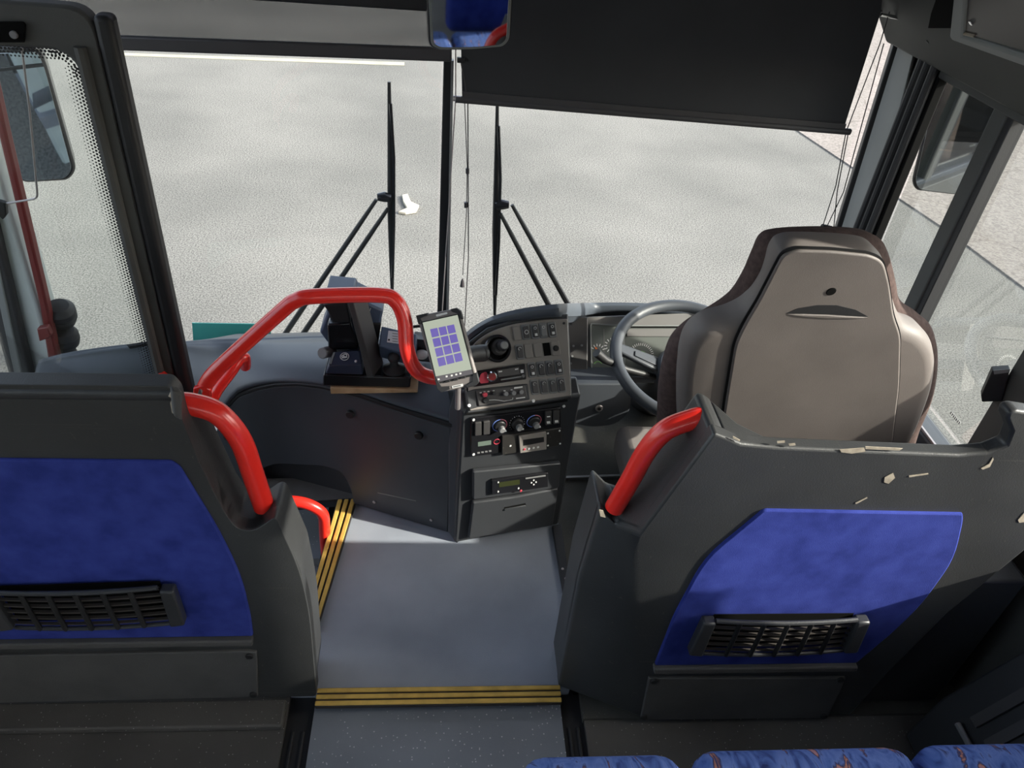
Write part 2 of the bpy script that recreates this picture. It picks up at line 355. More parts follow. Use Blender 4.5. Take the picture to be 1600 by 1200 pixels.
# walls: right
XW = 1.16
mb = MB(); mb.box(XW, XW+.07, -3.5, 2.06, -.6, .34); mb.box(XW, XW+.07, -3.5, 1.10, .34, .56)
mb.box(XW, XW+.07, 1.06, 2.06, 1.065, 1.9); mb.box(XW, XW+.07, -3.5, 1.07, 1.26, 1.9)
mb.box(XW, XW+.07, 1.095, 1.17, .3, 1.08)
mb.box(XW, XW+.07, .08, .405, .5, 1.3); mb.box(XW, XW+.07, .40, .575, .5, .80)  # pillar, then a low unseen block added to stop sun on the floor
for y in (-.75, -2.3): mb.box(XW, XW+.07, y-.06, y, .5, 1.3)
struct(mb.done('wall_right', 'trim', bevel=.004))
mb = MB(); mb.box(-XW-.07, -XW, -3.5, .93, -.3, .50); mb.box(-XW-.07, -XW, -3.5, 1.88, 1.55, 1.9)
for y in (.93, -.75, -2.3): mb.box(-XW-.07, -XW, y-.07, y, .4, 1.6)
struct(mb.done('wall_left', 'trim', bevel=.004))
struct(MB().box(-XW-.07, XW+.07, -3.5, 1.80, 1.80, 1.86).done('ceiling', 'ceil'))
mb = MB(); mb.box(-XW-.07, XW+.07, -3.56, -3.5, -.3, .75); mb.box(-XW-.07, XW+.07, -3.56, -3.5, 1.55, 1.86); mb.box(-XW-.07, -XW+.12, -3.56, -3.5, .7, 1.6); mb.box(XW-.12, XW+.07, -3.56, -3.5, .7, 1.6)
struct(mb.done('wall_rear', 'trim'))
struct(MB().box(-XW+.12, XW-.12, -3.535, -3.53, .75, 1.55).done('window_7', 'glass'))
struct(MB().box(-.28, 1.2, .78, 2.1, -.13, -.095).done('floor_base', 'black'))
struct(MB().box(-XW-.05, XW+.05, 2.03, 2.16, 1.14, 1.85).done('wall_front', 'shell_clean', bevel=.01))
# right front: windscreen pillar, seals, side window
def strip3(name, top, bot, thick, m, parent=None, bevel=.004):
    return MB().prism([top[0], top[1], bot[1], bot[0]], thick).done(name, m, parent, bevel)
w1 = struct(bpy.data.objects.new('window_1', None)); w1.location = (0, 2.15, 0); COL.objects.link(w1)
N = 24; vs = []; fs = []
def wy(x): return 2.20-.15*(x/1.15)**2
for side, (xa, xb) in enumerate(((-1.14, -.012), (.012, 1.145))):
    vs = []; fs = []
    for i in range(N+1):
        x = xa+(xb-xa)*i/N
        vs += [(x+(.0 if abs(x) < .5 else .06*(x/1.15)), wy(x)+.05, -.55), (x, wy(x), 1.16)]
    fs = [(2*i, 2*i+2, 2*i+3, 2*i+1) for i in range(N)]
    build('glass_pane', vs, fs, 'glass', w1)
MB().prism([onY(693, 95, 2.185), onY(707, 95, 2.185), onY(698, 500, 2.185), onY(683, 500, 2.185)], (0, .03, 0)).done('centre_post', 'black', w1, .003)
MB().prism([onY(705, 95, 2.175), onY(709, 95, 2.175), onY(701, 500, 2.175), onY(697, 500, 2.175)], (0, .02, 0)).done('post_seal', 'grey', w1, .001)
# right pillar
top = (onY(1405, 66, 2.03), onX(1430, 74, XW)); bot = (onY(1292, 430, 2.00), onX(1338, 440, XW))
t2 = struct(strip3('trim_2', top, bot, (.04, .05, 0), 'pillar'))
disc('screw_cap', 1420, 89, 5, Pl(top[0].lerp(top[1], .5), (-.6, -.8, 0)), -.01, .004, 'black', t2)
struct(strip3('trim_3', (onY(1398, 62, 2.045), onY(1411, 66, 2.035)), (onY(1284, 430, 2.02), onY(1300, 432, 2.0)), (.02, .05, 0), 'black'))
t4 = struct(MB().box(XW-.004, XW+.022, 1.782, 1.868, .30, 1.07).box(XW+.034, XW+.05, 1.86, 1.99, .30, 1.07).done('trim_4', 'void', bevel=.004))
for y in (1.86, 1.832, 1.80): MB().tube([(XW-.012, y, .31), (XW-.012, y, 1.06)], .011, 10).done('window_seal', 'rubber', t4)
w2 = struct(bpy.data.objects.new('window_2', None)); w2.location = (XW, 1.45, .34); COL.objects.link(w2)
quad('glass_pane', [(XW+.03, 1.15, .34), (XW+.03, 1.79, .34), (XW+.03, 1.79, 1.07), (XW+.03, 1.15, 1.07)], 'glassg', w2)
mb = MB(); mb.box(XW-.004, XW+.045, 1.15, 1.79, 1.035, 1.07); mb.done('top_rail', 'trim', w2, .004)
MB().box(XW-.010, XW+.045, 1.15, 1.79, .325, .36).done('sill_rail', 'dash2', w2, .006)
MB().box(XW-.006, XW+.000, 1.15, 1.79, .36, .366).done('sill_seal', 'steel', w2, .001)
MB().box(XW+.002, XW+.045, 1.515, 1.565, .35, 1.05).done('divider', 'trim', w2, .005)
MB().box(XW+.006, XW+.040, 1.497, 1.517, .35, 1.05).done('divider_seal', 'rubber', w2, .002)
# etched maker's mark on the side glass: a few faint strokes
for k in range(7): MB().box(XW+.0285, XW+.0295, 1.245+.006*k, 1.248+.006*k, .425, .432).done('etched_mark', 'grey', w2)
for k, y in enumerate((.28, -1.5)):
    w = struct(MB().box(XW+.03, XW+.034, y-1.03 if k == 0 else y-.8, y+.815 if k == 0 else y+.7, .56, 1.26).done('window_%d' % (3+k), 'glass'))
for k, (ya, yb) in enumerate(((-.75, .86), (-2.3, -.82))):
    struct(MB().box(-XW-.04, -XW-.036, ya, yb, .5, 1.55).done('window_%d' % (5+k), 'glass'))
# window catch
t = thing('window_catch', 'black plastic catch on the rear edge of the driver side window', 'window catch', onY(1558, 600, 1.13))
pc = Pl(onX(1555, 600, XW-.02), (-.5, -.85, .1))
slab('catch_body', [(1550, 578), (1578, 576), (1566, 626), (1534, 627), (1533, 617)], pc, -.02, .004, 'black', t, .002)
slab('catch_lip', [(1552, 577), (1578, 575), (1577, 580), (1553, 583)], pc, .004, .006, 'grey', t)
# cove above side window, overhead
cv = Pl((XW, 0, 1.07), (-.62, 0, -.78))
mb = MB(); mb.prism([(XW, 2.04, 1.055), (XW-.02, 2.04, 1.055), (XW-.07, 2.04, 1.12), (XW-.40, 2.04, 1.42), (XW-.40, 2.04, 1.80), (XW, 2.04, 1.80)], (0, -1.06, 0))
t5 = struct(mb.done('trim_5', 'cove', bevel=.006))
cp = Pl((XW-.07, 0, 1.12), (-.3, 0, -.33))
slab('pocket', [(1462, 0), (1460, -20), (1497, -20), (1488, 44), (1450, 44), (1455, 20)], cp, -.03, .002, 'void', t5, .003)
slab('door_edge', [(1502, -20), (1522, -20), (1516, 48), (1700, 106), (1700, 124), (1500, 56), (1494, 48)], cp, -.02, .016, 'pillar', t5, .006)
slab('smoked_cover', [(1513, -20), (1700, -20), (1700, 100), (1512, 47), (1506, 40)], cp, -.02, .010, 'smoke', t5, .003)
slab('catch', [(1510, 43), (1532, 48), (1532, 50), (1510, 45.5)], cp, .01, .014, 'wear', t5)
disc('screw', 1527, 28, 4.5, cp, .01, .014, 'chrome', t5)
disc('screw_cap', 1451, 66, 5, cp, -.01, .003, 'black', t5)
struct(MB().prism([onX(1428, 68, XW-.02), onX(1600, 132, XW-.02), onX(1600, 141, XW-.02), onX(1428, 77, XW-.02)], (.03, 0, 0)).done('trim_6', 'cove', bevel=.003))
# ================================================================== left: door leaf, body pillar, mirror
YL = 1.35; pL = Pl((0, YL, 0), (0, -1, 0))
d1 = struct(bpy.data.objects.new('door_1', None)); d1.location = (-.85, YL, -.24); COL.objects.link(d1)
outer = [pL.at(x, y) for x, y in ((-220, 16), (100, 3), (150, 10), (160, 24))] + [Vector((pL.at(278, 600).x, YL, .42)), Vector((pL.at(278, 600).x, YL, -.23)), Vector((-1.16, YL, -.23)), Vector((-1.16, YL, 1.17))]
inner = fillet([pL.at(x, y) for x, y in ((-220, 74), (108, 78), (246, 598))] + [Vector((-.64, YL, -.12)), Vector((-1.10, YL, -.12)), Vector((-1.10, YL, 1.11))], [0, .05, 0, .05, .05, 0])
inner[0] = Vector((-1.10, YL, 1.11)); inner = [p for i, p in enumerate(inner[:-1])]
# frame = outer ring bars around the pane, one mesh
xr = pL.at(276, 600).x; xi = pL.at(246, 598).x; ztop = pL.at(60, 5).z; zi = pL.at(60, 76).z
mb = MB()
def ringmesh(mb, po, pi_, d):
    n = len(po); d = Vector(d); vs = po+pi_+[p+d for p in po]+[p+d for p in pi_]; fs = []
    for i in range(n):
        j = (i+1) % n
        fs += [(i, j, n+j, n+i), (2*n+i, 3*n+i, 3*n+j, 2*n+j), (i, 2*n+i, 2*n+j, j), (n+i, n+j, 3*n+j, 3*n+i)]
    mb.add(vs, fs)
def rrect3(x0, x1, z0, z1, y, r, n=6):
    return fillet([Vector((x0, y, z1)), Vector((x1, y, z1)), Vector((x1, y, z0)), Vector((x0, y, z0))], r, n)
ringmesh(mb, rrect3(-1.17, xr, -.23, ztop, YL, .04), rrect3(-1.10, xi, -.13, zi, YL, .045), (0, .035, 0))
mb.done('door_frame', 'trim', d1, .006)
MB().tube([(xr-.028, YL-.004, -.2), (xr-.028, YL-.004, ztop-.06)], .010, 8).done('frame_bead', 'trim', d1)
mb = MB().box(xr, xr+.030, YL-.004, YL+.030, -.23, ztop-.01); mb.done('edge_rubber', 'black', d1, .010, 3)
MB().box(-1.11, xi+.01, YL+.018, YL+.023, -.14, zi+.01).done('glass_pane', 'glass', d1)
mb = MB(); yfr = YL+.0165        # ceramic dots along the pane edge
def dot(x, z, r):
    n = 7; k = len(mb.v); mb.v += [Vector((x+r*cos(2*pi*q/n), yfr, z+r*sin(2*pi*q/n))) for q in range(n)]; mb.f.append(tuple(range(k, k+n)))
sp = .0062
for row in range(6):
    rad = .0031*(1-row/7.5)
    nz_ = int((zi-.03+.13)/sp)
    for q in range(nz_): dot(xi-.002-row*sp*.87, zi-.03-(q+.5*(row % 2))*sp, rad)
    if row < 4:
        for q in range(int((xi+1.10)/sp)): dot(xi-.02-(q+.5*(row % 2))*sp, zi-.002-row*sp*.87, rad*(.9 if row else 1))
for a in range(10):
    for row in range(3):
        an = a/9*pi/2; rr = .045-.002-row*sp; dot(xi-.045+rr*cos(an), zi-.045+rr*sin(an), .0029-.0005*row)
mb.done('ceramic_dots', 'black', d1)
pb = Pl((0, YL-.006, 0), (0, -1, 0))
slab('lock_plate', [(-30, 33), (38, 33), (42, 38), (40, 66), (-30, 66)], pb, 0, .004, 'void', d1, .002)
disc('lock_screw', 24, 53, 6, pb, .004, .008, 'grey', d1)
br = slab('handle_bracket', [(249, 580), (258, 580), (278, 598), (274, 640), (256, 640)], pb, 0, .008, 'red', d1, .001)
disc('bracket_screw', 254, 587, 3, pb, .008, .010, 'steel', br)
disc('bracket_boss', 264, 606, 12, pb, .008, .012, 'red', br)
# body pillar at front left corner
bp_ = struct(MB().prism([(-1.26, 1.88, -.75), (-1.14, 1.88, -.75), (-1.085, 1.88, .95), (-1.20, 1.88, .95)], (0, .10, 0)).done('wall_front_left', 'bodywhite', bevel=.012))
MB().prism([onY(-46, 20, 1.87), onY(-33, 20, 1.87), onY(11, 215, 1.87), onY(74, 480, 1.87), onY(106, 640, 1.87), onY(86, 640, 1.87), onY(62, 480, 1.87), onY(-2, 215, 1.87)], (0, .03, 0)).done('red_edge', 'redpaint', bp_, .006)
MB().prism([onY(-60, 330, 1.85), onY(-12, 330, 1.85), onY(62, 640, 1.85), onY(28, 640, 1.85)], (0, .03, 0)).done('door_seal', 'rubber', bp_, .008)
MB().prism([onY(-40, 300, 1.845), onY(-28, 300, 1.845), onY(46, 640, 1.845), onY(34, 640, 1.845)], (0, .012, 0)).done('seal_lip', 'pillar', bp_, .003)
slab('hinge_bracket', [(62, 508), (78, 505), (84, 518), (82, 522), (66, 528)], Pl((0, 1.86, 0), (0, -1, 0)), 0, .02, 'redpaint', bp_, .003)
# rubber bellows of the mirror arm
t = thing('rubber_boot', 'black double bulged rubber boot beside the left body pillar', 'rubber boot', onY(104, 560, 1.93))
c1, c2 = onY(95, 490, 1.93), onY(102, 526, 1.93)
MB().lathe(c1, (.2, -.3, 1), [(.010, -.040), (.034, -.034), (.041, -.012), (.036, -.004), (.041, .004), (.040, .020), (.026, .036), (.008, .040)], 24).done('upper_bulge', 'rubber', t)
MB().lathe(c2, (.2, -.3, 1), [(.018, -.045), (.034, -.026), (.038, -.005), (.034, .004), (.037, .012), (.028, .030), (.012, .036)], 24).done('lower_bulge', 'rubber', t)
MB().tube(crom([c2, onY(108, 556, 1.93), onY(125, 580, 1.95)], 6), [.02+.001*i for i in range(13)], 12).done('arm_stub', 'rubber', t)
# thin steel stay wire
t = thing('stay_rod', 'thin bent steel rod hanging beside the left mirror', 'rod', onY(5, 325, 1.55))
MB().tube(fillet([onY(34, 74, 1.55), onY(46, 170, 1.55), onY(59, 310, 1.55), onY(10, 318, 1.55)], [0, 0, .012, 0], closed=False), .0022, 8).done('rod', 'steel', t)
slab('clip', [(-2, 312), (10, 316), (12, 334), (6, 342), (-2, 334)], Pl((0, 1.55, 0), (0, -1, 0)), -.006, .006, 'black', t, .002)
# left outside mirror
def out_mirror(name, label, poly, pl, split, back, arm):
    c = pl.at(sum(p[0] for p in poly)/len(poly), sum(p[1] for p in poly)/len(poly))
    t = thing(name, label, 'mirror', c)
    slab('housing', poly, pl, -.06, 0, 'gloss', t, .010, 14)
    cx, cy = sum(p[0] for p in poly)/len(poly), sum(p[1] for p in poly)/len(poly)
    g = [(cx+(x-cx)*.90, cy+(y-cy)*.95) for x, y in poly]
    slab('mirror_glass', g, pl, 0, .003, 'mirror', t, .001, 10)
    if split: slab('divider', split, pl, .002, .006, 'gloss', t)
    MB().tube(crom(arm, 8), .012, 10).done('arm', 'black', t)
    return t
pm = Pl(onY(55, 180, 2.42), (.30, -.94, -.42))
out_mirror('outside_mirror', 'tall black outside mirror seen through the door glass at upper left', [(-30, 78), (60, 74), (72, 100), (120, 268), (108, 283), (38, 287), (24, 276), (-30, 130)], pm,
           [(-30, 108), (68, 98), (69, 102), (-30, 113)], None, [onY(-10, 160, 2.5), onY(-60, 60, 2.45), (-1.4, 2.3, 1.15)])
pm2 = Pl(onX(1490, 210, 1.52), (-.50, -.86, -.05))
out_mirror('outside_mirror', 'outside mirror with bright reflection beyond the driver side window', [(1466, 112), (1580, 150), (1512, 296), (1498, 306), (1430, 298), (1424, 284)], pm2,
           None, None, [pm2.at(1500, 200, -.05), pm2.at(1560, 110, -.08), (1.35, 2.2, 1.3)])
# ================================================================== wipers (outside the glass)
def wiper(label, blade, arms, hub, yv=2.30):
    t = thing('windscreen_wiper', label, 'wiper', onY(*arms[0][1], yv), 'windscreen wipers')
    bt, bb = onY(*blade[0], yv), onY(*blade[1], yv)
    MB().tube([bt, bt.lerp(bb, .25), bt.lerp(bb, .55), bt.lerp(bb, .8), bb], [.005, .008, .012, .009, .005], 8).done('blade', 'black', t)
    sgn = 1 if hub[0] > blade[0][0] else -1
    MB().tube([bt.lerp(bb, .08)+Vector((.004, -.01, 0)), bt.lerp(bb, .3)+Vector((.012, -.014, 0)), bt.lerp(bb, .6)+Vector((.010, -.016, 0)), bt.lerp(bb, .88)+Vector((.003, -.010, 0))], .005, 8).done('blade_spine', 'gloss', t)
    for a in arms:
        p, q = onY(*a[0], yv-.02), onY(*a[1], yv-.02)
        MB().tube([p, p.lerp(q, .2), q], [.006, .008, .010], 8).done('arm', 'black', t)
    h = onY(*hub, yv-.02); e = onY(blade[0][0]*.5+blade[1][0]*.5, hub[1]+2, yv-.02)
    MB().tube([h, h.lerp(e, .5)+Vector((0, 0, .003)), e], [.012, .017, .013], 10).done('pivot_head', 'gloss', t)
wiper('upright wiper left of the centre post with arms leaning to the left', ((608, 128), (613, 466)), (((588, 312), (440, 530)), ((606, 326), (468, 530))), (590, 308))
wiper('upright wiper right of the centre post with arms leaning to the right', ((777, 164), (773, 492)), (((800, 320), (890, 480)), ((782, 334), (862, 486))), (795, 320))
# litter on the yard
mb = MB(); base = [onZ(x, y, GZ+.004) for x, y in ((628, 308), (637, 306), (642, 318), (655, 324), (650, 333), (634, 336), (622, 334), (636, 328), (630, 318))]
mb.prism(base, (0, 0, .02)); tag(mb.done('litter', 'leaf', bevel=.004), 'crumpled pale scrap lying on the asphalt beside the left wiper', 'litter')

# ================================================================== modesty panels
def grille(parent, caps, grid, pl, ncol=6, nrow=6):
    """magazine holder: two end caps and a bowed lattice; grid = tl, tr, br, bl photo points"""
    t = parent
    for c in caps:
        e = slab('end_cap', [(x, y+(7 if k < 2 else 0)) for k, (x, y) in enumerate(c)], pl, -.018, .002, 'shell_clean', t, .004)
    tl, tr, br_, bl = [pl.at(x, y) for x, y in grid]
    def P(u, v, h=0):
        p = tl.lerp(tr, u).lerp(bl.lerp(br_, u), v); return p+pl.n*(-.008+.006*(1-(2*u-1)**2)+h)
    K = 18
    mb = MB()
    for k in range(ncol+1):
        u = k/ncol
        if 0 < k < ncol: mb.tube([P(u, 0, .004), P(u, .5, .005), P(u, 1, .004)], .0045, 6)
    mb.done('uprights', 'black', t)
    mb = MB(); mb.tube([P(i/K, 0, .003) for i in range(K+1)], .0045, 8); mb.tube([P(i/K, 1.0, .002) for i in range(K+1)], .004, 8)
    mb.done('rim', 'shell_clean', t)
    mb = MB()
    for j in range(nrow):
        v0 = (j+.34)/nrow; v1 = (j+.72)/nrow
        for i in range(ncol*3):
            ua, ub = i/(ncol*3), (i+1)/(ncol*3)
            mb.add([P(ua, v0, .001), P(ub, v0, .001), P(ub, v1, -.001), P(ua, v1, -.001), P(ua, v0, -.004), P(ub, v0, -.004), P(ub, v1, -.005), P(ua, v1, -.005)],
                   [(0, 1, 2, 3), (4, 7, 6, 5), (0, 4, 5, 1), (3, 2, 6, 7)])
    mb.done('slats', 'slat', t)
    mb = MB(); mb.prism([P(0, 0, -.010), P(1, 0, -.010), P(1, 1, -.010), P(0, 1, -.010)], pl.n*-.001); mb.done('backing', 'void', t)
def shell_mesh(name, polys, d, m, parent, bevel):
    d = Vector(d)
    import bmesh
    bm = bmesh.new(); cache = {}
    def V(p):
        k = (round(p.x, 4), round(p.y, 4), round(p.z, 4))
        if k not in cache: cache[k] = bm.verts.new(p)
        return cache[k]
    faces = [bm.faces.new([V(p) for p in poly]) for poly in polys]
    r = bmesh.ops.extrude_face_region(bm, geom=faces)
    bmesh.ops.translate(bm, verts=[g for g in r['geom'] if isinstance(g, bmesh.types.BMVert)], vec=d)
    bm.normal_update()
    vs = [v.co.copy() for v in bm.verts]; bm.verts.index_update(); fs = [tuple(v.index for v in f.verts) for f in bm.faces] ; bm.free()
    # keep the rear faces too
    n0 = len(vs)
    for poly in polys:
        idx = []
        for p in poly:
            for i, v in enumerate(vs):
                if (v-p).length < 1e-4: idx.append(i); break
        if tuple(idx) not in fs: fs.append(tuple(idx))
    return build(name, vs, fs, m, parent, bevel, 3)
# left panel
YP = .849; pP = Pl((0, YP, 0), (0, -1, 0))
t = thing('partition_panel', 'black partition panel with blue fabric inset at the left, before the entrance steps', 'partition', (-.6, YP+.05, 0), 'partition panels')
outl = rpx([(-260, 598), (262, 603), (276, 618), (284, 655), (312, 725), (350, 800), (368, 826), (396, 831), (430, 808), (468, 890), (484, 960), (495, 1088), (-260, 1101)],
           [0, 8, 8, 10, 0, 6, 14, 14, 6, 30, 30, 6, 0])
shell_mesh('shell', [[pP.at(x, y) for x, y in outl]], (0, .028, 0), 'shell', t, .006)
lobe = rpx([(287, 664), (290, 672), (312, 725), (350, 800), (368, 826), (396, 831), (430, 808), (468, 890), (484, 960), (495, 1088), (410, 1089), (396, 960), (340, 815), (285, 715)], [0, 0, 10, 0, 6, 14, 14, 6, 30, 30, 6, 0, 0, 0])
shell_mesh('end_post', [[pP.at(x, y)+Vector((0, .003, 0)) for x, y in lobe]], (0, .085, 0), 'shell', t, .009)
# rolled top edge
MB().tube([pP.at(-260, 613)+Vector((0, .008, 0)), pP.at(268, 618)+Vector((0, .008, 0))], .012, 14).done('rolled_edge', 'shell_clean', t)
slab('blue_inset', [(-260, 712), (268, 718), (282, 727), (345, 830), (378, 900), (392, 960), (396, 991), (-260, 1000)], pP, -.004, .005, 'blue', t, .003, [0, 4, 6, 40, 60, 30, 3, 0])
slab('ledge', [(-260, 1000), (397, 992), (397, 1000), (-260, 1009)], pP, -.004, .014, 'kick', t, .003)
kp = slab('kick_panel', [(-260, 1025), (388, 1014), (402, 1016), (404, 1085), (-260, 1100)], pP, -.004, .006, 'kick', t, .002)
for s in ((391, 1020), (397, 1080)): disc('screw', s[0], s[1], 6, pP, .006, .010, 'black', kp)
mh = bpy.data.objects.new('magazine_holder', None); mh.location = (0, 0, 0); link(mh, t); mh.matrix_parent_inverse = Matrix.Translation(-t.location)
grille(mh, [[(248, 917), (271, 917), (289, 977), (266, 980)], [(-38, 922), (-15, 922), (22, 984), (0, 987)]], [(-12, 930), (244, 922), (266, 978), (22, 985)], Pl((0, YP-.028, 0), (0, -1, 0)))
yr = YP+.045
rl = [onY(270, 631, yr), onY(300, 632, yr), onY(342, 647, yr), onY(376, 688, yr), onY(395, 740, yr), onY(413, 792, yr)]
g = MB().tube(crom(rl, 8), .0172, 18).done('grab_rail', 'red', t)
slab('collar', [(268, 608), (284, 612), (284, 656), (272, 650)], Pl((0, YP+.02, 0), (.5, -.85, 0)), -.01, .004, 'kick', t, .003)
for poly in ([(271, 606), (277, 605), (284, 612), (274, 616), (266, 612)], [(269, 622), (276, 618), (278, 640), (272, 638)]):
    slab('worn_patch', poly, pP, .0, .011, 'wear', t, .001)
# right panel
YQ = .795; pQ = Pl((0, YQ, 0), (0, -1, 0))
A = pQ.at(1000, 1120); nf = Vector((-(.862-YQ), -(A.x-.275)*1.0, 0)); pF = Pl(A, nf)
main = [(1000, 1120), (1330, 1117), (1390, 1050), (1480, 960), (1600, 862), (1660, 800), (1650, 658), (1614, 645), (1588, 641), (1576, 645), (1573, 655), (1581, 675), (1573, 696), (1546, 707), (1500, 711), (1300, 703), (1212, 699), (1160, 694), (1117, 677), (1000, 835)]
mp3 = [pQ.at(x, y) for x, y in main]; T_ = mp3[-1]
fac = [A, T_, pF.at(962, 822), pF.at(938, 796), pF.at(905, 905), pF.at(872, 1072)]
t = thing('partition_panel', 'scuffed black partition panel with blue fabric inset right of the gangway, behind the driver seat', 'partition', (.7, YQ+.05, 0), 'partition panels')
shell_mesh('shell', [mp3, fac[::-1]], (0, .026, 0), 'shell', t, .005)
post = [(1140, 690), (1117, 679), (1000, 835), (1000, 1118), (1040, 1040), (1060, 940), (1130, 800)]
pp_ = [pQ.at(x, y)+Vector((0, .003, 0)) for x, y in post]
T2 = pp_[2]; A2 = pp_[3]; f2 = [A2, T2]+[p+Vector((0, .003, 0)) for p in fac[2:]]
shell_mesh('end_post', [pp_, f2[::-1]], (0, .105, 0), 'shell', t, .010)
wa, wb, wc = pQ.at(1138, 690)+Vector((0, .004, 0)), pQ.at(1205, 700)+Vector((0, .004, 0)), pQ.at(1138, 690)+Vector((0, .100, 0))
MB().prism([wa, wb, wb+Vector((0, .022, 0)), wa.lerp(wb, .45)+Vector((0, .045, 0)), wc], (0, 0, -.16)).done('post_fillet', 'shell', t, .004)
MB().box(.47, 1.10, YQ+.03, 1.03, -.01, .40).done('sun_block_box', 'shell_clean', t, .006)  # unseen box added behind the panel to keep sun off the gangway floor
slab('blue_inset', [(1192, 794), (1503, 800), (1503, 812), (1490, 870), (1440, 940), (1400, 980), (1337, 1033), (1022, 1037), (1052, 960), (1100, 870), (1155, 825)], pQ, -.004, .005, 'blue', t, .003, [6, 3, 10, 40, 40, 30, 4, 4, 10, 40, 20])
slab('ledge', [(1020, 1036), (1337, 1033), (1334, 1040), (1020, 1044)], pQ, -.004, .014, 'kick', t, .003)
kp = slab('kick_panel', [(1013, 1056), (1320, 1056), (1292, 1118), (1000, 1121)], pQ, -.004, .006, 'kick', t, .002)
for s in ((1021, 1059), (1005, 1115), (1311, 1057), (1285, 1114)): disc('screw', s[0], s[1], 6, pQ, .006, .010, 'black', kp)
mh = bpy.data.objects.new('magazine_holder', None); link(mh, t); mh.matrix_parent_inverse = Matrix.Translation(-t.location)
grille(mh, [[(1100, 967), (1120, 967), (1098, 1026), (1076, 1024)], [(1340, 965), (1361, 965), (1340, 1020), (1318, 1021)]], [(1120, 974), (1341, 972), (1318, 1020), (1097, 1025)], Pl((0, YQ-.028, 0), (0, -1, 0)))
yr = YQ+.065
rl = [onY(1103, 651, yr), onY(1082, 655, yr), onY(1040, 672, yr), onY(1010, 705, yr), onY(985, 750, yr), onY(960, 793, yr+.01)]
MB().tube(crom(rl, 8), .0165, 18).done('grab_rail', 'red', t)
MB().tube([onY(1590, 648, YQ+.05), onY(1640, 665, YQ+.05), onY(1670, 760, YQ+.05)], .016, 14).done('grab_rail', 'red', t)
for poly in ([(1382, 745), (1395, 738), (1398, 746), (1388, 755), (1381, 753)], [(1312, 702), (1350, 699), (1352, 705), (1330, 708), (1314, 706)], [(1352, 697), (1410, 700), (1405, 703), (1352, 701)], [(936, 796), (942, 797), (946, 808), (938, 806)],
             [(1420, 743), (1450, 739), (1450, 740.5), (1420, 745)], [(1336, 785), (1354, 776), (1355, 777.5), (1337, 787)], [(1532, 731), (1545, 724), (1551, 714), (1552, 717), (1546, 729), (1535, 733)], [(1590, 812), (1600, 800), (1602, 815), (1592, 816)],
             [(1214, 689), (1226, 688), (1226, 691), (1214, 692)], [(1232, 693), (1242, 692), (1243, 695), (1233, 696)], [(1145, 681), (1156, 687), (1155, 689), (1145, 684)]):
    slab('worn_patch', poly, pQ, .0, .0012, 'wear', t)

# ================================================================== driver seat
lean = radians(11); pS = Pl(onY(1245, 560, 1.135), (0, -cos(lean), -sin(lean)))
su = Vector((1, 0, 0)); sv = Vector((0, -sin(lean), cos(lean)))
def offset_ring(P, d):
    N = len(P); out = []
    for i in range(N):
        a = (P[i]-P[i-2]).to_2d(); b = (P[(i+2) % N]-P[i]).to_2d(); tt = (a.normalized()+b.normalized()); tt.normalize()
        out.append(Vector((P[i].x - tt.y*d, P[i].y + tt.x*d, 0)))
    return out
def loft_outline(name, pxs, pl, prof, m, parent, per=7, ref=0):
    pl = Pl(pl.p+pl.n*ref, pl.n); prof = [(i, h-ref) for i, h in prof]
    pts = crom(px2(pxs), per, True); Q = []
    for p in pts:
        w = pl.at(p.x, p.y)-pl.p; Q.append(Vector((w.dot(su), w.dot(sv), 0)))
    area = sum(Q[i-1].x*Q[i].y-Q[i].x*Q[i-1].y for i in range(len(Q)))
    sg = 1 if area > 0 else -1
    vs = []; n = len(Q)
    for ins, h in prof:
        vs += [pl.p+su*q.x+sv*q.y+pl.n*h for q in offset_ring(Q, ins*sg)]
    P = len(prof); fs = [(i*n+k, i*n+(k+1) % n, (i+1)*n+(k+1) % n, (i+1)*n+k) for i in range(P-1) for k in range(n)]
    fs += [tuple(range(n)), tuple(range((P-1)*n, P*n))]
    return build(name, vs, fs, m, parent, 0, 2, 50)
seat_o = [(1030, 800), (1026, 720), (1027, 640), (1030, 590), (1042, 542), (1068, 512), (1104, 490), (1138, 466), (1158, 436), (1172, 404), (1186, 376), (1212, 364), (1280, 360), (1345, 363), (1374, 373), (1388, 395), (1398, 430), (1406, 468), (1430, 487), (1456, 512), (1464, 552), (1457, 610), (1436, 664), (1422, 700), (1380, 760), (1300, 800)]
seat_i = [(1056, 795), (1060, 690), (1058, 630), (1060, 574), (1071, 530), (1098, 505), (1140, 492), (1170, 474), (1192, 440), (1208, 397), (1226, 382), (1262, 379), (1337, 383), (1370, 393), (1386, 421), (1396, 468), (1410, 499), (1441, 516), (1458, 541), (1460, 574), (1450, 620), (1420, 690), (1376, 750), (1300, 795)]
t = thing('driver_seat', 'high backed grey brown driver seat behind the steering wheel', 'seat', (.68, 1.3, 0))
loft_outline('backrest_cushion', seat_o, pS, [(.060, -.125), (.030, -.115), (.008, -.098), (0, -.078), (.004, -.060), (.014, -.048), (.03, -.042)], 'seatfab', t, ref=-.075)
sh = loft_outline('backrest_shell', seat_i, pS, [(.004, -.055), (0, -.03), (.004, -.014), (.014, -.003), (.028, 0)], 'seatshell', t, ref=-.02)
cen = [(1112, 800), (1124, 690), (1134, 620), (1148, 535), (1163, 503), (1184, 468), (1206, 425), (1221, 396), (1240, 388), (1300, 390), (1358, 396), (1379, 406), (1388, 440), (1395, 492), (1406, 522), (1404, 600), (1392, 700), (1300, 785)]
slab('centre_panel', cen, pS, -.001, .006, 'seatshell', sh, .005, 12, 3)
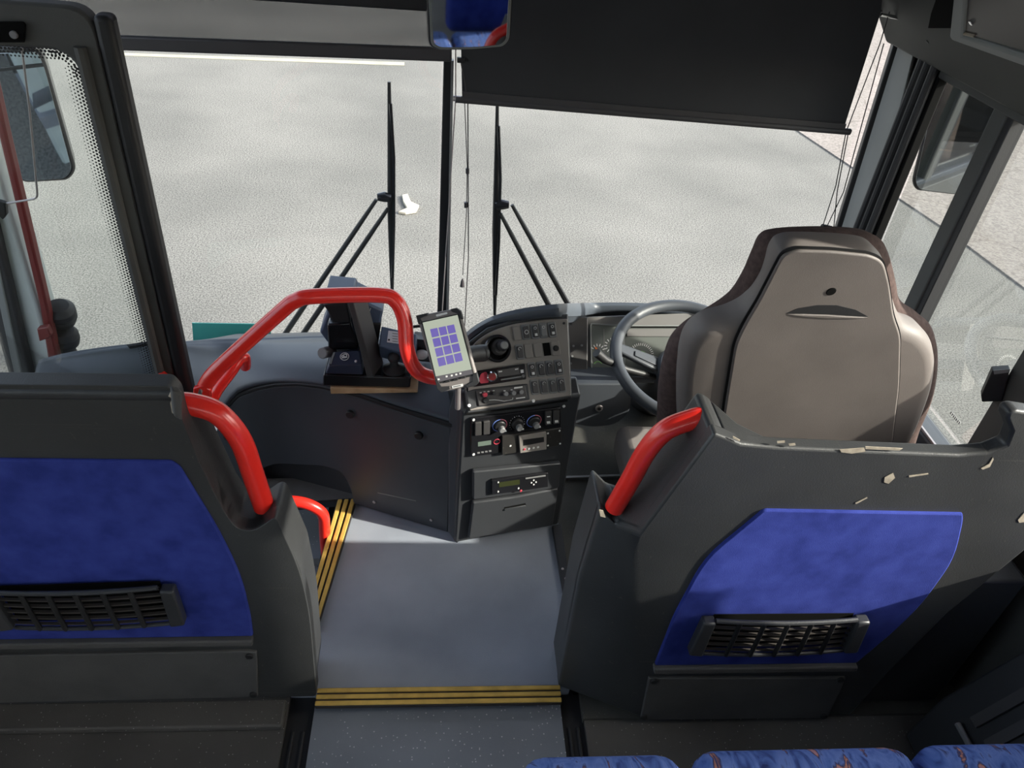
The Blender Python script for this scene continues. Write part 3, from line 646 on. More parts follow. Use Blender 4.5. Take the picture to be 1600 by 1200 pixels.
slab('panel_groove', [((x-1270)*1.022+1269, (y-560)*1.016+559) for x, y in cen], pS, -.001, .0006, 'black', sh, 0, 12)
disc('bolt_hole_shade', 1297, 452, 8, pS, .0, .0072, 'void', sh)  # dark disc on the surface, paints the shade inside the hole
slab('grip_recess_shade', [(1227, 486), (1245, 478), (1275, 473), (1305, 473), (1335, 480), (1355, 491), (1320, 489), (1290, 487), (1255, 486)], pS, .0, .0068, 'rubber', sh)  # dark crescent slab, paints the shade of the grip recess
slab('grip_lip', [(1227, 487), (1255, 487), (1290, 488), (1320, 490), (1355, 492), (1330, 494), (1290, 494), (1250, 491)], pS, .0, .008, 'seatshell', sh, .002)
MB().box(.50, .96, 1.18, 1.58, .03, .13).done('seat_cushion', 'cushion_grey', t, .03, 3)
MB().box(.54, .90, 1.20, 1.5, -.012, .05).done('seat_base', 'black', t, .01)

# ================================================================== dashboard, left part
t = thing('dashboard', 'slate grey dashboard moulding sweeping across below the windscreen', 'dashboard', (0, 1.5, 0))
kn = Vector((.085, .25, 0)); kn = Vector((-.34, -.94, 0)).normalized(); kpl = Pl((.04, 1.285, 0), kn)
arch = rpx([(330, 700), (345, 650), (372, 620), (400, 610), (430, 604), (465, 603), (500, 607), (560, 621), (620, 642), (704, 669), (700, 832), (552, 787), (549, 768), (536, 738), (505, 728), (430, 725), (408, 733), (395, 800), (325, 800)],
           [0, 8, 8, 8, 8, 8, 8, 8, 8, 3, 2, 2, 6, 14, 10, 10, 8, 0, 0])
kick = slab('lower_panel', arch, kpl, -.03, 0, 'dash2', t, .004)
for s in ((548, 646), (655, 679), (357, 682)): disc('screw_cap', s[0], s[1], 7, kpl, 0, .008, 'black', kick)
for s in ((585, 784), (674, 812)): disc('screw', s[0], s[1], 2.5, kpl, 0, .003, 'steel', kick)
slab('scuff', [(590, 769), (650, 782), (650, 783), (590, 770.5)], kpl, 0, .0006, 'pillar', kick)
gro = [(325, 668), (345, 642), (372, 614), (400, 604), (430, 598), (465, 597), (500, 601), (560, 615), (620, 636), (705, 662)]
MB().tube([kpl.at(x, y+4, -.004) for x, y in gro], .006, 8).done('seam', 'black', t)
# upper moulding lofted: seam -> bulge -> crest -> falls to the glass
gx = [(60, 618), (110, 612), (200, 606), (280, 606), (330, 660), (372, 614), (430, 598), (500, 601), (560, 615), (620, 636), (712, 665)]
cx_ = [(60, 566), (112, 553), (200, 541), (280, 537), (340, 535), (390, 533), (440, 531), (500, 529), (570, 528), (640, 528), (735, 526)]
rows = []
for i, (gp, cp2) in enumerate(zip(gx, cx_)):
    g0 = kpl.at(*gp) if i > 3 else onY(gp[0], gp[1], 1.62)
    yc = (1.66 if i < 4 else 1.60) if i < 8 else 1.60
    c0 = onY(cp2[0], cp2[1], yc)
    mid = g0.lerp(c0, .5)
    back = Vector((c0.x*1.22, 2.02 if abs(c0.x) > .6 else 2.14, c0.z-.34))
    rows.append([g0+Vector((0, .01, -.01)), g0.lerp(c0, .12)+Vector((0, -.020, .006)), g0.lerp(c0, .38)+Vector((0, -.016, .020)), g0.lerp(c0, .72)+Vector((0, -.002, .016)), c0, c0.lerp(back, .15)+Vector((0, 0, .012)), back])
prof = [crom(r_, 5) for r_ in rows]
cols = list(zip(*prof)); grid = [crom(list(c), 4) for c in cols]
nu, nv = len(grid[0]), len(grid); vs = [grid[j][i] for j in range(nv) for i in range(nu)]
fs = [(j*nu+i, j*nu+i+1, (j+1)*nu+i+1, (j+1)*nu+i) for j in range(nv-1) for i in range(nu-1)]
o = build('upper_moulding', vs, fs, 'dash', t, 0, 2, 60)
sm = o.modifiers.new('thick', 'SOLIDIFY'); sm.thickness = .006
slab('vent_slot', [(200, 541), (232, 536), (234, 540), (203, 545)], Pl(onY(215, 540, 1.63), (0, -.5, .8)), -.002, .012, 'black', t, .001)
# footwell box behind the arch
MB().prism([kpl.at(x, y, -.03) for x, y in ((385, 720), (565, 715), (565, 800), (385, 815))], -kn*.16).done('footwell_box', 'console', t)
slab('footwell_floor', [(395, 790), (555, 778), (548, 745), (400, 748)], Pl(kpl.at(480, 770, -.02), (-.2, -.5, .8)), -.02, 0, 'kick', t)

# ================================================================== entrance rails
t = thing('entrance_handrail', 'long red bent handrail rising over the entrance step to the console', 'handrail', onY(322, 640, 1.30))
rp = [onY(318, 618, 1.28), onY(322, 600, 1.28), onY(345, 572, 1.285), onY(440, 486, 1.30), onY(462, 470, 1.30), onY(490, 463, 1.30), onY(590, 461, 1.31), onY(618, 470, 1.31), onY(632, 500, 1.30), onY(636, 545, 1.28), onY(648, 575, 1.27), onY(668, 588, 1.27), onY(700, 592, 1.27)]
MB().tube(crom(rp, 7), .0155, 18).done('rail_tube', 'red', t)
pbk = Pl((0, 1.275, 0), (0, -1, 0))
slab('mount_plate', [(304, 602), (320, 598), (331, 606), (332, 640), (334, 694), (320, 668), (308, 640), (303, 618)], pbk, 0, .010, 'red', t, .002)
disc('plate_bolt', 316, 606, 3, pbk, .010, .018, 'steel', t)
rp = [onY(326, 640, 1.32), onY(338, 612, 1.32), onY(360, 582, 1.34), onY(374, 562, 1.36), onY(382, 559, 1.37), onY(383, 572, 1.40)]
MB().tube(crom(rp, 7), .0125, 14).done('support_tube', 'red', t)
t = tag(MB().tube(fillet([onY(420, 782, 1.26), onY(475, 784, 1.26), onY(506, 800, 1.26), onY(508, 845, 1.27), onY(508, 845, 1.27)+Vector((0, 0, -.12))], [0, .05, .04, .04, 0], 6, False), .0135, 16).done('step_handrail', 'red'),
        'short red bent grab rail standing in the entrance step behind the left panel', 'handrail')

# ================================================================== step edge strips
def nosing(label, corners, z, along, lip):
    t = thing('step_edge_strip', label, 'step edging', corners[0], 'yellow striped step edgings')
    a, b, c, d = [Vector(p) for p in corners]        # a-b outer edge, d-c inner edge
    MB().prism([a, b, c, d], (0, 0, .008)).done('tread_base', 'tread', t, .002)
    for k in range(3):
        u0, u1 = .05+k*.33, .05+k*.33+.22
        MB().prism([a.lerp(d, u0)+Vector((0, 0, .007)), b.lerp(c, u0)+Vector((0, 0, .007)), b.lerp(c, u1)+Vector((0, 0, .007)), a.lerp(d, u1)+Vector((0, 0, .007))], (0, 0, .005)).done('yellow_stripe', 'yellow', t, .0015)
    return t
q = [onZ(x, y, .002) for x, y in ((492, 1108), (877, 1102), (874, 1073), (497, 1078))]
nosing('yellow striped step edging across the near end of the grey blue floor', q, 0, 1, 1)
q = [onZ(x, y, .002) for x, y in ((484, 936), (527, 785), (558, 784), (497, 985))]
q[0] = q[0]+(q[0]-q[1])*.12; q[3] = q[3]+(q[3]-q[2])*.02
nosing('yellow striped step edging slanting along the entrance step', q, 0, 1, 1)
# riveted black kerb between gangway and cab floor
t = thing('floor_rail', 'black riveted rail along the floor between the gangway and the driver seat', 'floor rail', (.32, 1.18, 0))
q = [onZ(x, y, .0) for x, y in ((862, 826), (876, 822), (897, 960), (884, 962))]
MB().prism(q, (0, 0, .012)).done('rail', 'rubber', t, .002)
for s in ((879, 889), (884, 904), (886, 912), (888, 936)):
    MB().ball(onZ(s[0], s[1], .012), .0035, 10, 6).done('rivet', 'steel', t)
tag(MB().prism([onZ(x, y, -.012) for x, y in ((874, 748), (986, 744), (986, 747), (874, 751))], (0, 0, .01)).done('floor_edge_strip', 'alu'), 'thin metal edge strip across the cab floor behind the console', 'trim')
# dark bulkhead under the dash at the driver's feet
struct(MB().box(.34, 1.16, 2.0, 2.06, -.08, .05).done('wall_cab_front', 'black'))
t = thing('accelerator_pedal', 'dark pedal on the cab floor beyond the console', 'pedal', onZ(925, 720, -.01))
MB().prism([onY(895, 702, 1.80), onY(925, 688, 1.86), onY(932, 694, 1.86), onY(902, 710, 1.80)], (0, .01, .012)).done('pedal_pad', 'rubber', t, .003)
MB().tube([onY(918, 698, 1.85), onY(930, 675, 1.95)], .006, 8).done('pedal_arm', 'black', t)

# ================================================================== centre console
BL, BR = Vector((.065, 1.249, 0)), Vector((.322, 1.311, 0))
ex = (BR-BL).normalized(); nn = Vector((ex.y, -ex.x, 0))
if nn.y > 0: nn = -nn
lowp = Pl(BL, nn); piv = lowp.at(735, 641); ta = radians(33)
upp = Pl(piv, (nn*cos(ta)+Vector((0, 0, 1))*sin(ta)))
t = thing('centre_console', 'black centre console full of switches, knobs and radio units beside the steering wheel', 'console', BL.lerp(BR, .5))
# body: side profile swept across the width
zk = piv.z; e0, e1 = BL-ex*.008, BR+ex*.004
up_dir = (Vector((0, 0, 1))*cos(ta)-nn*sin(ta))
LU = (upp.at(810, 488)-upp.at(810, 632)).length
prof = [Vector((0, 0, 0)), Vector((0, 0, zk-.012)), Vector((0, 0, zk)), up_dir*.03-nn*.02+Vector((0, 0, zk)), -nn*.18+Vector((0, 0, zk-.08)), -nn*.30+Vector((0, 0, zk-.2)), -nn*.30]
a_ = [e0-nn*.004+p for p in prof]; MB().prism(a_, (e1-e0)).done('console_body', 'console', t, .006)
ub = [(722, 560), (734, 533), (762, 512), (800, 500), (850, 492), (889, 490), (895, 622), (826, 634), (730, 648)]
MB().prism([upp.at(x, y, -.003) for x, y in ub], Vector((0, .82, -.60))*.20).done('switch_housing', 'console', t, .004)
# left flank strip
slab('flank', [(699, 832), (714, 852), (722, 650), (712, 600), (700, 640)], Pl(BL, (-.5, -.85, .05)), -.02, -.001, 'dash2', t, .004)
# hood lip over console and cluster
yh0 = upp.at(810, 490).y
lip_o = [(706, 560), (722, 532), (735, 516), (765, 498), (800, 487), (840, 480), (880, 476), (905, 475), (940, 474), (975, 474), (1030, 476), (1110, 483)]
lip_i = [(718, 565), (728, 548), (740, 532), (765, 515), (800, 505), (840, 499), (880, 496), (905, 495), (940, 490), (975, 488), (1030, 491), (1110, 500)]
def yhood(px): k = min(1, max(0, (px-870)/60)); k = k*k*(3-2*k); return yh0+(1.90-yh0)*k
A_, B_ = crom(px2(lip_o), 5), crom(px2(lip_i), 5); vs = []; n_ = len(A_)
for p, q_ in zip(A_, B_):
    y = yhood(p.x); o_, i_ = onY(p.x, p.y, y), onY(q_.x, q_.y, y)
    m_ = o_.lerp(i_, .5)+Vector((0, -.008, 0))
    bk = Vector((.015, .16, -.135))
    vs += [o_+bk, o_+Vector((0, .008, -.002)), o_.lerp(i_, .16)+Vector((0, -.004, 0)), m_, o_.lerp(i_, .86)+Vector((0, -.004, 0)), i_+Vector((0, .006, 0)), i_+bk*.5]
fs = [(7*i+j, 7*(i+1)+j, 7*(i+1)+(j+1) % 7, 7*i+(j+1) % 7) for i in range(n_-1) for j in range(7)]
fs += [tuple(range(7)), tuple(range(7*(n_-1), 7*n_))]
build('hood', vs, fs, 'dash', t, 0, 2, 50)
slab('hood_soffit', [(884, 482), (980, 480), (1110, 486), (1120, 520), (884, 520)], Pl((0, 1.96, 0), (0, -1, 0)), -.02, 0, 'rockdark', t)
# taupe fascia
fas = slab('switch_fascia', [(729, 560), (740, 536), (765, 518), (800, 506), (850, 499), (886, 498), (892, 618), (826, 628), (733, 642)], upp, -.002, .004, 'fascia', t, .002, [6, 10, 20, 20, 10, 3, 3, 0, 3])
for s in ((880, 505), (891, 506)): disc('fascia_screw', s[0], s[1], 2, upp, .004, .006, 'black', fas)
def rocker(x, y, kind):
    if kind == 'blank':
        slab('blank_switch', para(x, y, 12, 22), upp, .003, .007, 'fascia', fas, .0012, 2.5); return
    if kind == 'hole':
        slab('empty_socket', para(x, y, 11, 20), upp, .003, .0046, 'void', fas); return
    f = slab('switch', para(x, y, 13, 24), upp, .003, .006, 'grey', fas, .001, 3)
    dk = 'black' if kind in ('dark', 'fog') else 'fascia'
    slab('rocker_key', para(x, y, 9, 18), upp, .006, .010, 'rockdark' if kind != 'grey' else 'grey', f, .0012, 2)
    if kind == 'fog':
        o2 = ring(x, y, 3, upp, .0104, .0006); o2.done('icon', 'mark', f)
    else:
        mbk = MB(); c = upp.at(x-.8, y-5, .0102)
        ring(x-.8, y-5, 2.0 if kind != 'dark' else 2.4, upp, .0102, .0005, 0, 2*pi if kind != 'dark' else 4.4, 12, mbk); mbk.done('icon', 'mark', f)
        if kind in ('two', 'grey2'):
            slab('icon', para(x+.8, y+5, 4, 4), upp, .010, .0105, 'mark', f)
for x, y, k in ((806.6, 521, 'blank'), (820.5, 518.8, 'fog'), (834.7, 517.7, 'two'), (847.7, 516.2, 'grey'), (861.5, 515.2, 'two'),
                (811, 549.7, 'dark'), (824.6, 548.4, 'blank'), (839, 547, 'blank'), (853.3, 545.6, 'hole'),
                (830.2, 578, 'two'), (844.3, 576.6, 'dark'), (857.8, 575, 'dark'), (871.9, 573.4, 'two'),
                (834.2, 604.5, 'dark'), (848.8, 603.6, 'dark'), (862.3, 602.4, 'dark'), (875.8, 601, 'dark')): rocker(x, y, k)
k = slab('key_switch', para(866.8, 544, 13, 23), upp, .003, .007, 'fascia', fas, .001, 3)
disc('key_barrel', 866.5, 544, 4.5, upp, .007, .012, 'black', k); 
# round air vent
v = disc('air_vent', 775.5, 544.5, 18.5, upp, .003, .006, 'void', fas)
MB().lathe(upp.at(775.5, 544.5), upp.n, [(.026, .005), (.030, .012), (.028, .015), (.024, .014), (.022, .006)], 32).done('vent_ring', 'gloss', v)
disc('vent_collar', 778, 542, 13, upp, .006, .016, 'rockdark', v, .3)
disc('vent_knob', 781, 539.5, 9, upp, .014, .030, 'rubber', v, .4)
disc('vent_knob_cap', 781.5, 539, 6, upp, .030, .033, 'grey', v, .4)
# radio
r = slab('radio', [(744, 579), (818, 568), (820, 592), (738, 604)], upp, .002, .012, 'gloss', fas, .002, 2)
slab('radio_red_end', [(749, 583), (758, 580), (762, 597), (748, 599), (746, 592)], upp, .012, .0135, 'redbtn', r, .001, 3)
disc('volume_knob', 765, 587.5, 8, upp, .012, .022, 'chrome', r, .25)
slab('radio_display', [(774, 578), (808, 573), (810, 584), (776, 589)], upp, .012, .0126, 'rockdark', r)
slab('radio_print', [(776.5, 579.5), (782, 578.7), (782, 580.6), (776.5, 581.4)], upp, .0126, .013, 'mark', r)
slab('radio_print', [(802, 576), (807, 575.2), (807, 576.7), (802, 577.5)], upp, .0126, .013, 'mark', r)
slab('radio_print', [(810.5, 577.5), (815, 577), (815.5, 582), (811, 582.6)], upp, .0126, .013, 'mark', r)
slab('radio_buttons', [(780, 592), (812, 587), (812, 589), (780, 594)], upp, .012, .013, 'grey', r)
disc('radio_socket', 815, 587, 2.4, upp, .012, .014, 'grey', r)
# microphone amplifier unit
u = slab('amplifier_unit', [(727, 612), (739, 608), (823, 599), (827, 624), (745, 636), (732, 640)], upp, .002, .007, 'console', fas, .002, 2)
slab('amplifier_face', [(742, 610), (818, 601), (822, 622), (746, 634)], upp, .007, .011, 'rockdark', u, .0015, 2)
for x, y in ((787, 614.4), (798.7, 613.2), (810.5, 611.6)): disc('knob', x, y, 3.6, upp, .011, .021, 'grey', u)
disc('red_knob', 755, 615.8, 3.6, upp, .011, .019, 'redbtn', u); disc('black_knob', 769, 613.2, 3, upp, .011, .018, 'black', u)
disc('jack_socket', 756.5, 625, 4.2, upp, .011, .015, 'black', u)
for x, y in ((749, 613), (755, 611.5), (761, 611), (769, 610), (786, 610), (797, 608.5)): slab('print', para(x, y, 3, 1.4), upp, .011, .0114, 'mark', u)
slab('print', [(801, 604.5), (814, 602.8), (814, 605.2), (801, 607)], upp, .011, .0114, 'mark', u)
slab('print', [(804, 621.2), (818, 619.4), (818, 620.9), (804, 622.7)], upp, .011, .0114, 'mark', u)
MB().tube([upp.at(x, y, .012) for x, y in ((762, 624.5), (770, 624), (777, 624.6), (785, 626), (794, 624.6), (798.5, 623.4), (798.8, 620.5))], .0006, 6).done('printed_line', 'mark', u)
disc('unit_screw', 731.5, 633, 2.6, upp, .006, .010, 'white', u); disc('unit_screw', 832, 626, 2.6, upp, .004, .008, 'white', fas)
MB().tube([lowp.at(x, y, .002) for x, y in ((728, 646), (780, 640), (830, 634), (886, 625))], .002, 6).done('panel_seam', 'void', t)
# heater panel
hpn = slab('heater_panel', [(735, 652), (876, 635), (876, 694), (735, 712)], lowp, -.002, .004, 'gloss', t, .002, 3)
for s in ((739, 654), (880, 633), (739, 708), (873, 690)): disc('panel_screw', s[0], s[1], 2.2, lowp, .003, .006, 'white', hpn)
for x, y in ((746, 667), (759, 665.4)): slab('blank_switch', para(x, y, 10, 20, -.12, 0), lowp, .003, .008, 'rockdark', hpn, .001, 1)
for x, y, c in ((780, 662.5, 0), (807, 659.5, 1), (833.5, 656, 0)):
    kd = disc('knob', x, y, 9.5, lowp, .004, .010, 'black', hpn)
    disc('knob_cap', x+1.5, y+2.5, 5, lowp, .010, .019, 'grey', kd, .2)
    if c:
        mbk = MB()
        for q in range(16):
            an = radians(-50+q*18); mbk.lathe(lowp.at(x-11.5*cos(an+.2)*1.0+0, y-11.5*sin(an), .0045), lowp.n, [(.0008, 0), (.0008, .0005)], 6)
        mbk.done('dial_dots', 'mark', kd)
    else:
        ring(x, y, 11.5, lowp, .0042, .0011, radians(100), radians(270)).done('cold_arc', 'bluemk', kd)
        ring(x, y, 11.5, lowp, .0042, .0011, radians(-30), radians(100)).done('hot_arc', 'pinkmk', kd)
    slab('icon', para(x+9, y+9, 3, 2.4), lowp, .004, .0046, 'mark', hpn)
for x, y in ((855, 650), (867.5, 648.5)):
    s_ = slab('switch', para(x, y, 9.5, 20, -.12, 0), lowp, .003, .009, 'rockdark', hpn, .001, 1)
    slab('icon', para(x, y+6, 5, 3.4), lowp, .009, .0096, 'mark', s_); 
slab('icon', para(855, 647, 5, 1.5), lowp, .009, .0096, 'mark', hpn)
slab('lcd', [(746, 689), (766.5, 686), (766.5, 692.5), (746, 695.5)], lowp, .004, .0048, 'lcd', hpn)
ring(775.5, 688, 5, lowp, .0045, .0009).done('red_ring', 'redbtn', hpn)
for k in range(4): slab('key', para(747+k*6, 705.4-k*.9, 4, 2), lowp, .004, .005, 'grey', hpn)
dv = slab('device_plate', [(783, 678), (875, 665), (875.5, 692), (783, 707)], lowp, .004, .009, 'scuffed', hpn, .001)
dd = slab('digital_unit', [(808, 676), (850.5, 669.5), (851, 696), (810, 702)], lowp, .009, .014, 'fascia', dv, .001, 1)
slab('display', [(814.5, 681), (846.5, 676.5), (847, 684), (815, 690)], lowp, .014, .0147, 'black', dd)
for k, c in enumerate(('redbtn', 'mark', 'mark', 'mark')): disc('button', 816.5+k*7, 695.5-k*1.1, 1.9, lowp, .014, .0155, c, dd)
disc('plate_screw', 795.5, 692.5, 1.6, lowp, .009, .0105, 'white', dv)
for s in ((854, 673), (872, 669), (854, 692), (873, 689)): disc('plate_screw', s[0], s[1], 1.5, lowp, .009, .0105, 'mark', dv)
# tachograph panel and drawer
tp = slab('tachograph_panel', [(737, 732), (874, 719), (871, 757), (737, 776)], lowp, -.002, .012, 'console', t, .004, 3)
ch = slab('tachograph', [(765, 742), (852, 730), (852, 752), (765, 764)], lowp, .012, .020, 'gloss', tp, .002, 1)
slab('tachograph_slot', [(817, 737.5), (848, 733), (848, 734.6), (817, 739)], lowp, .020, .0215, 'grey', ch)
slab('display', [(776, 744.5), (808, 740), (808, 747.5), (776, 752)], lowp, .020, .0205, 'lcdd', ch)
for x, y, c in ((774.5, 744, 'mark'), (774.5, 758.5, 'mark'), (806, 753.5, 'mark'), (809.8, 757.3, 'redbtn'), (829.5, 741, 'mark'), (826, 744.8, 'mark'), (833, 743.8, 'mark'), (829.5, 747.6, 'mark')):
    disc('button', x, y, 1.3 if c == 'mark' else 2.0, lowp, .020, .022, c, ch)
dr = slab('drawer', [(737, 781), (800, 773), (871, 759), (862, 817), (730, 838)], lowp, -.002, .010, 'console', t, .004, 3)
slab('drawer_grip', [(786, 788), (819, 781.5), (820, 784.5), (787, 791)], lowp, .009, .0106, 'void', dr)
slab('drawer_grip_lip', [(786, 790), (819, 784), (819, 786), (786, 792.5)], lowp, .009, .013, 'console', dr, .001)

# ================================================================== instrument cluster and cab dash
t = thing('instrument_cluster', 'grey framed instrument cluster with dials behind the steering wheel', 'instrument cluster', onY(1000, 590, 1.78))
ic = Pl(onY(985, 545, 1.74), (-.05, -.80, .60))
slab('side_plate', [(886, 498), (918, 496), (917, 597), (890, 602)], ic, -.03, .012, 'rockdark', t, .003)
for s in ((891, 507), (895, 541), (908, 540), (893, 557), (891, 568)): disc('screw', s[0], s[1], 1.8, ic, .012, .0135, 'grey', t)
bz = slab('bezel', [(917, 495), (1110, 488), (1120, 600), (916, 597)], ic, -.05, .0, 'bezel', t, .003)
def frame(poly, w, h, m, parent, name):
    cx, cy = sum(p[0] for p in poly)/4, sum(p[1] for p in poly)/4
    a = rpx(poly, 4); b2 = rpx([(p[0]+(w if p[0] < cx else -w), p[1]+(w if p[1] < cy else -w)) for p in poly], 3)
    mb = MB(); ringmesh(mb, [ic.at(x, y, h) for x, y in a], [ic.at(x, y, h) for x, y in b2], ic.n*-.006); mb.done(name, m, parent, .001)
frame([(921, 505), (974, 508), (974, 588), (923, 587)], 2.2, .005, 'pillar', bz, 'window_frame')
frame([(973, 508), (1110, 508), (1115, 590), (975, 590)], 2.2, .005, 'pillar', bz, 'window_frame')
d1_ = slab('dial_panel', [(924, 508), (971, 510), (971, 584), (925, 584)], ic, 0, .0012, 'dial', bz)
d2_ = slab('dial_panel', [(977, 511), (1110, 511), (1115, 587), (977, 587)], ic, 0, .0012, 'dial', bz)
slab('blank_strip', [(979, 514), (1100, 514), (1102, 526), (979, 526)], ic, .001, .004, 'bezel', d2_, .001)
slab('shadow_gap', [(979, 510), (1100, 510), (1100, 512.5), (979, 512.5)], ic, .001, .0022, 'void', d2_)
slab('lower_strip', [(925, 578), (972, 580), (972, 584), (925, 583)], ic, .001, .003, 'rockdark', d1_)
def ticks(cx, cy, r0, r1, a0, a1, n, parent, lw=1.1):
    mb = MB(); c = ic.at(cx, cy); k = perpx(c); u = (ic.at(cx+1, cy)-c).normalized(); w = ic.n.cross(u)
    for q in range(n):
        an = radians(a0+(a1-a0)*q/(n-1)); d = cos(an)*u+sin(an)*w; s_ = (-sin(an)*u+cos(an)*w)*lw*k*.5
        p, q2 = c+d*r0*k+ic.n*.0018, c+d*r1*k+ic.n*.0018
        mb.prism([p-s_, p+s_, q2+s_, q2-s_], ic.n*.0005)
    mb.done('dial_ticks', 'mark', parent)
ticks(1001, 557, 17, 21, 5, 175, 19, d2_)
ticks(1060, 557, 17, 21, 5, 175, 19, d2_)
ring(1001, 560, 11, ic, .0018, .0012, radians(50), radians(130)).done('green_arc', 'greenmk', d2_)
ring(1001, 560, 11, ic, .0018, .0012, radians(20), radians(50)).done('red_arc', 'orange', d2_)
ticks(934, 549, 8, 12, 20, 150, 6, d1_, 1.3)
ticks(956, 540, 8, 12, 100, 260, 7, d1_, 1.3)
ring(934, 572, 7, ic, .0018, .0008, radians(30), radians(150)).done('green_arc', 'greenmk', d1_)
slab('needle', [(929, 543), (931, 542), (936, 549), (934, 550)], ic, .002, .003, 'orange', d1_)
slab('divider', [(942.5, 514), (944, 514), (944.5, 556), (943, 556)], ic, .001, .002, 'bezel', d1_)
# lower cab cupboard
t = thing('cab_cupboard', 'dark moulded cupboard with round lock under the instrument cluster', 'cupboard', onY(935, 665, 1.62))
cb = Pl(onY(930, 600, 1.62), (0, -1, .10))
slab('cupboard_door', [(886, 600), (978, 600), (988, 612), (984, 645), (962, 664), (925, 668), (886, 660)], cb, -.20, 0, 'dash2', t, .008, [3, 6, 5, 10, 12, 10, 3], 3)
disc('lock', 936, 637.5, 6, cb, 0, .004, 'steel', t); disc('lock_core', 936, 637.5, 3, cb, .004, .006, 'black', t)
disc('screw', 900, 625, 1.5, cb, 0, .002, 'grey', t)

# ================================================================== steering wheel
wc = Vector((.675, 1.625, .314)); wt = radians(16.4); wr = .198
wu = Vector((1, 0, 0)); wv = Vector((0, cos(wt), sin(wt))); wnrm = wu.cross(wv)
t = thing('steering_wheel', 'dark grey steering wheel partly hidden by the driver seat', 'steering wheel', (wc.x, wc.y+.1, -.012))
MB().tube([wc+wr*(cos(2*pi*k/64)*wu+sin(2*pi*k/64)*wv) for k in range(64)], .0165, 16, True).done('rim', 'dash2', t)
hub = wc-wnrm*.045
for an, nm in ((168, 'spoke'), (12, 'spoke'), (250, 'spoke'), (290, 'spoke')):
    d = cos(radians(an))*wu+sin(radians(an))*wv; s_ = -sin(radians(an))*wu+cos(radians(an))*wv
    a, b2 = wc+d*(wr-.006), hub+d*.05
    sp_ = MB().prism([a-s_*.016, a+s_*.016, b2+s_*.026, b2-s_*.026], -wnrm*.016).done(nm, 'dash2', t, .005)
    if an == 168: MB().prism([a.lerp(b2, .35)-s_*.008+wnrm*.001, a.lerp(b2, .35)+s_*.010+wnrm*.001, a.lerp(b2, .8)+s_*.012+wnrm*.001, a.lerp(b2, .8)-s_*.010+wnrm*.001], wnrm*.003).done('spoke_button', 'dash2', sp_, .001)
MB().lathe(hub, wnrm, [(.055, -.06), (.074, -.03), (.076, .010), (.068, .022), (.050, .028)], 32).done('hub', 'dash', t)
MB().tube([hub-wnrm*.04, hub-wnrm*.18+Vector((0, .06, 0)), hub-wnrm*.34+Vector((0, .22, 0))], [.055, .065, .07], 18).done('column_shroud', 'rockdark', t)
st = MB().tube([hub-wnrm*.06, onY(978, 577, 1.62), onY(945, 562, 1.60), onY(932, 551, 1.595)], [.008, .009, .011, .012], 12).done('stalk', 'black', t)

# ================================================================== ticket machine group on the dash
yb = 1.362; pT = Pl((0, yb, 0), (0, -1, 0))
zb = pT.at(575, 600).z
t = tag(MB().prism([pT.at(x, y)+Vector((0, -.002, 0)) for x, y in ((516, 604), (652, 608), (653, 613), (517, 615))], (0, .15, -.006)).done('wooden_board', 'wood', bevel=.002), 'pale plywood board under the ticket machine base', 'board')
t = thing('ticket_machine', 'black ticket machine with slanted post and card reader on the dashboard', 'ticket machine', pT.at(575, 606))
slab('base', [(505, 586), (642, 590), (641, 606), (504, 603)], pT, -.15, 0, 'gloss', t, .003)
lg = Pl(pT.at(540, 571), (0, -.42, .90))
rd = MB(); rd.prism([pT.at(x, y) for x, y in ((508, 584), (567, 586), (565, 569), (514, 571))], (0, .06, -.004)); rd = rd.done('card_reader', 'navy', t, .003)
slab('reader_top', [(513, 571.5), (566, 570), (560, 548), (522, 550)], lg, -.012, .001, 'navy', rd, .002, 3)
ring(538.5, 557.5, 6.6, lg, .0015, .0008).done('logo_ring', 'mark', rd)
ring(539.5, 556, 2.6, lg, .0015, .0011, 0, 2*pi, 12).done('logo_cloud', 'mark', rd)
ring(536, 557, 1.8, lg, .0015, .0011, 0, 2*pi, 12).done('logo_cloud', 'mark', rd)
MB().tube([lg.at(x, y, .0015) for x, y in ((533.5, 560), (539, 559.5), (543, 558.5))], .0008, 6).done('logo_stroke', 'mark', rd)
slab('reader_edge', [(514, 569), (521, 551), (524, 551), (518, 569)], lg, .001, .002, 'pillar', rd)
disc('indicator', 556, 565, 2, lg, .001, .003, 'white', rd)
# slanted post
pst = [pT.at(x, y)+Vector((0, -.001, 0)) for x, y in ((541, 470), (550, 470), (584, 589), (573, 589))]
po = MB().prism([pst[0]+Vector((0, .01, 0)), pst[1]+Vector((0, .01, 0)), pst[2], pst[3]], (.018, .055, 0)).done('post', 'rockdark', t, .002)
slab('post_label', [(579, 548), (584, 545), (585, 562), (581, 566)], Pl(pst[2]+Vector((0, 0, 0)), (.95, -.31, .28)), 0, .002, 'wear', po)
slab('post_head', [(504, 476), (541, 470), (548, 505), (520, 505), (512, 487)], Pl((0, yb+.03, 0), (0, -1, 0)), -.04, .0, 'black', t, .003)
slab('front_cover', [(511, 507), (548, 504), (560, 546), (513, 548)], Pl((0, yb+.05, 0), (0, -1, 0)), -.04, .0, 'gloss', t, .004)
pp = Pl((0, yb+.11, 0), (0, -1, 0))
pr = slab('printer_body', [(514, 455), (552, 455), (600, 478), (596, 496), (591, 534), (560, 546), (513, 528), (501, 512), (512, 484)], pp, -.05, .02, 'printer', t, .005)
slab('printer_front', [(569, 496), (597, 497), (591, 534), (584, 543), (560, 548)], pp, .0, .024, 'black', pr, .003)
slab('printer_lid', [(511, 447), (553, 451), (556, 458), (512, 456)], pp, -.05, .018, 'printer', pr, .003)
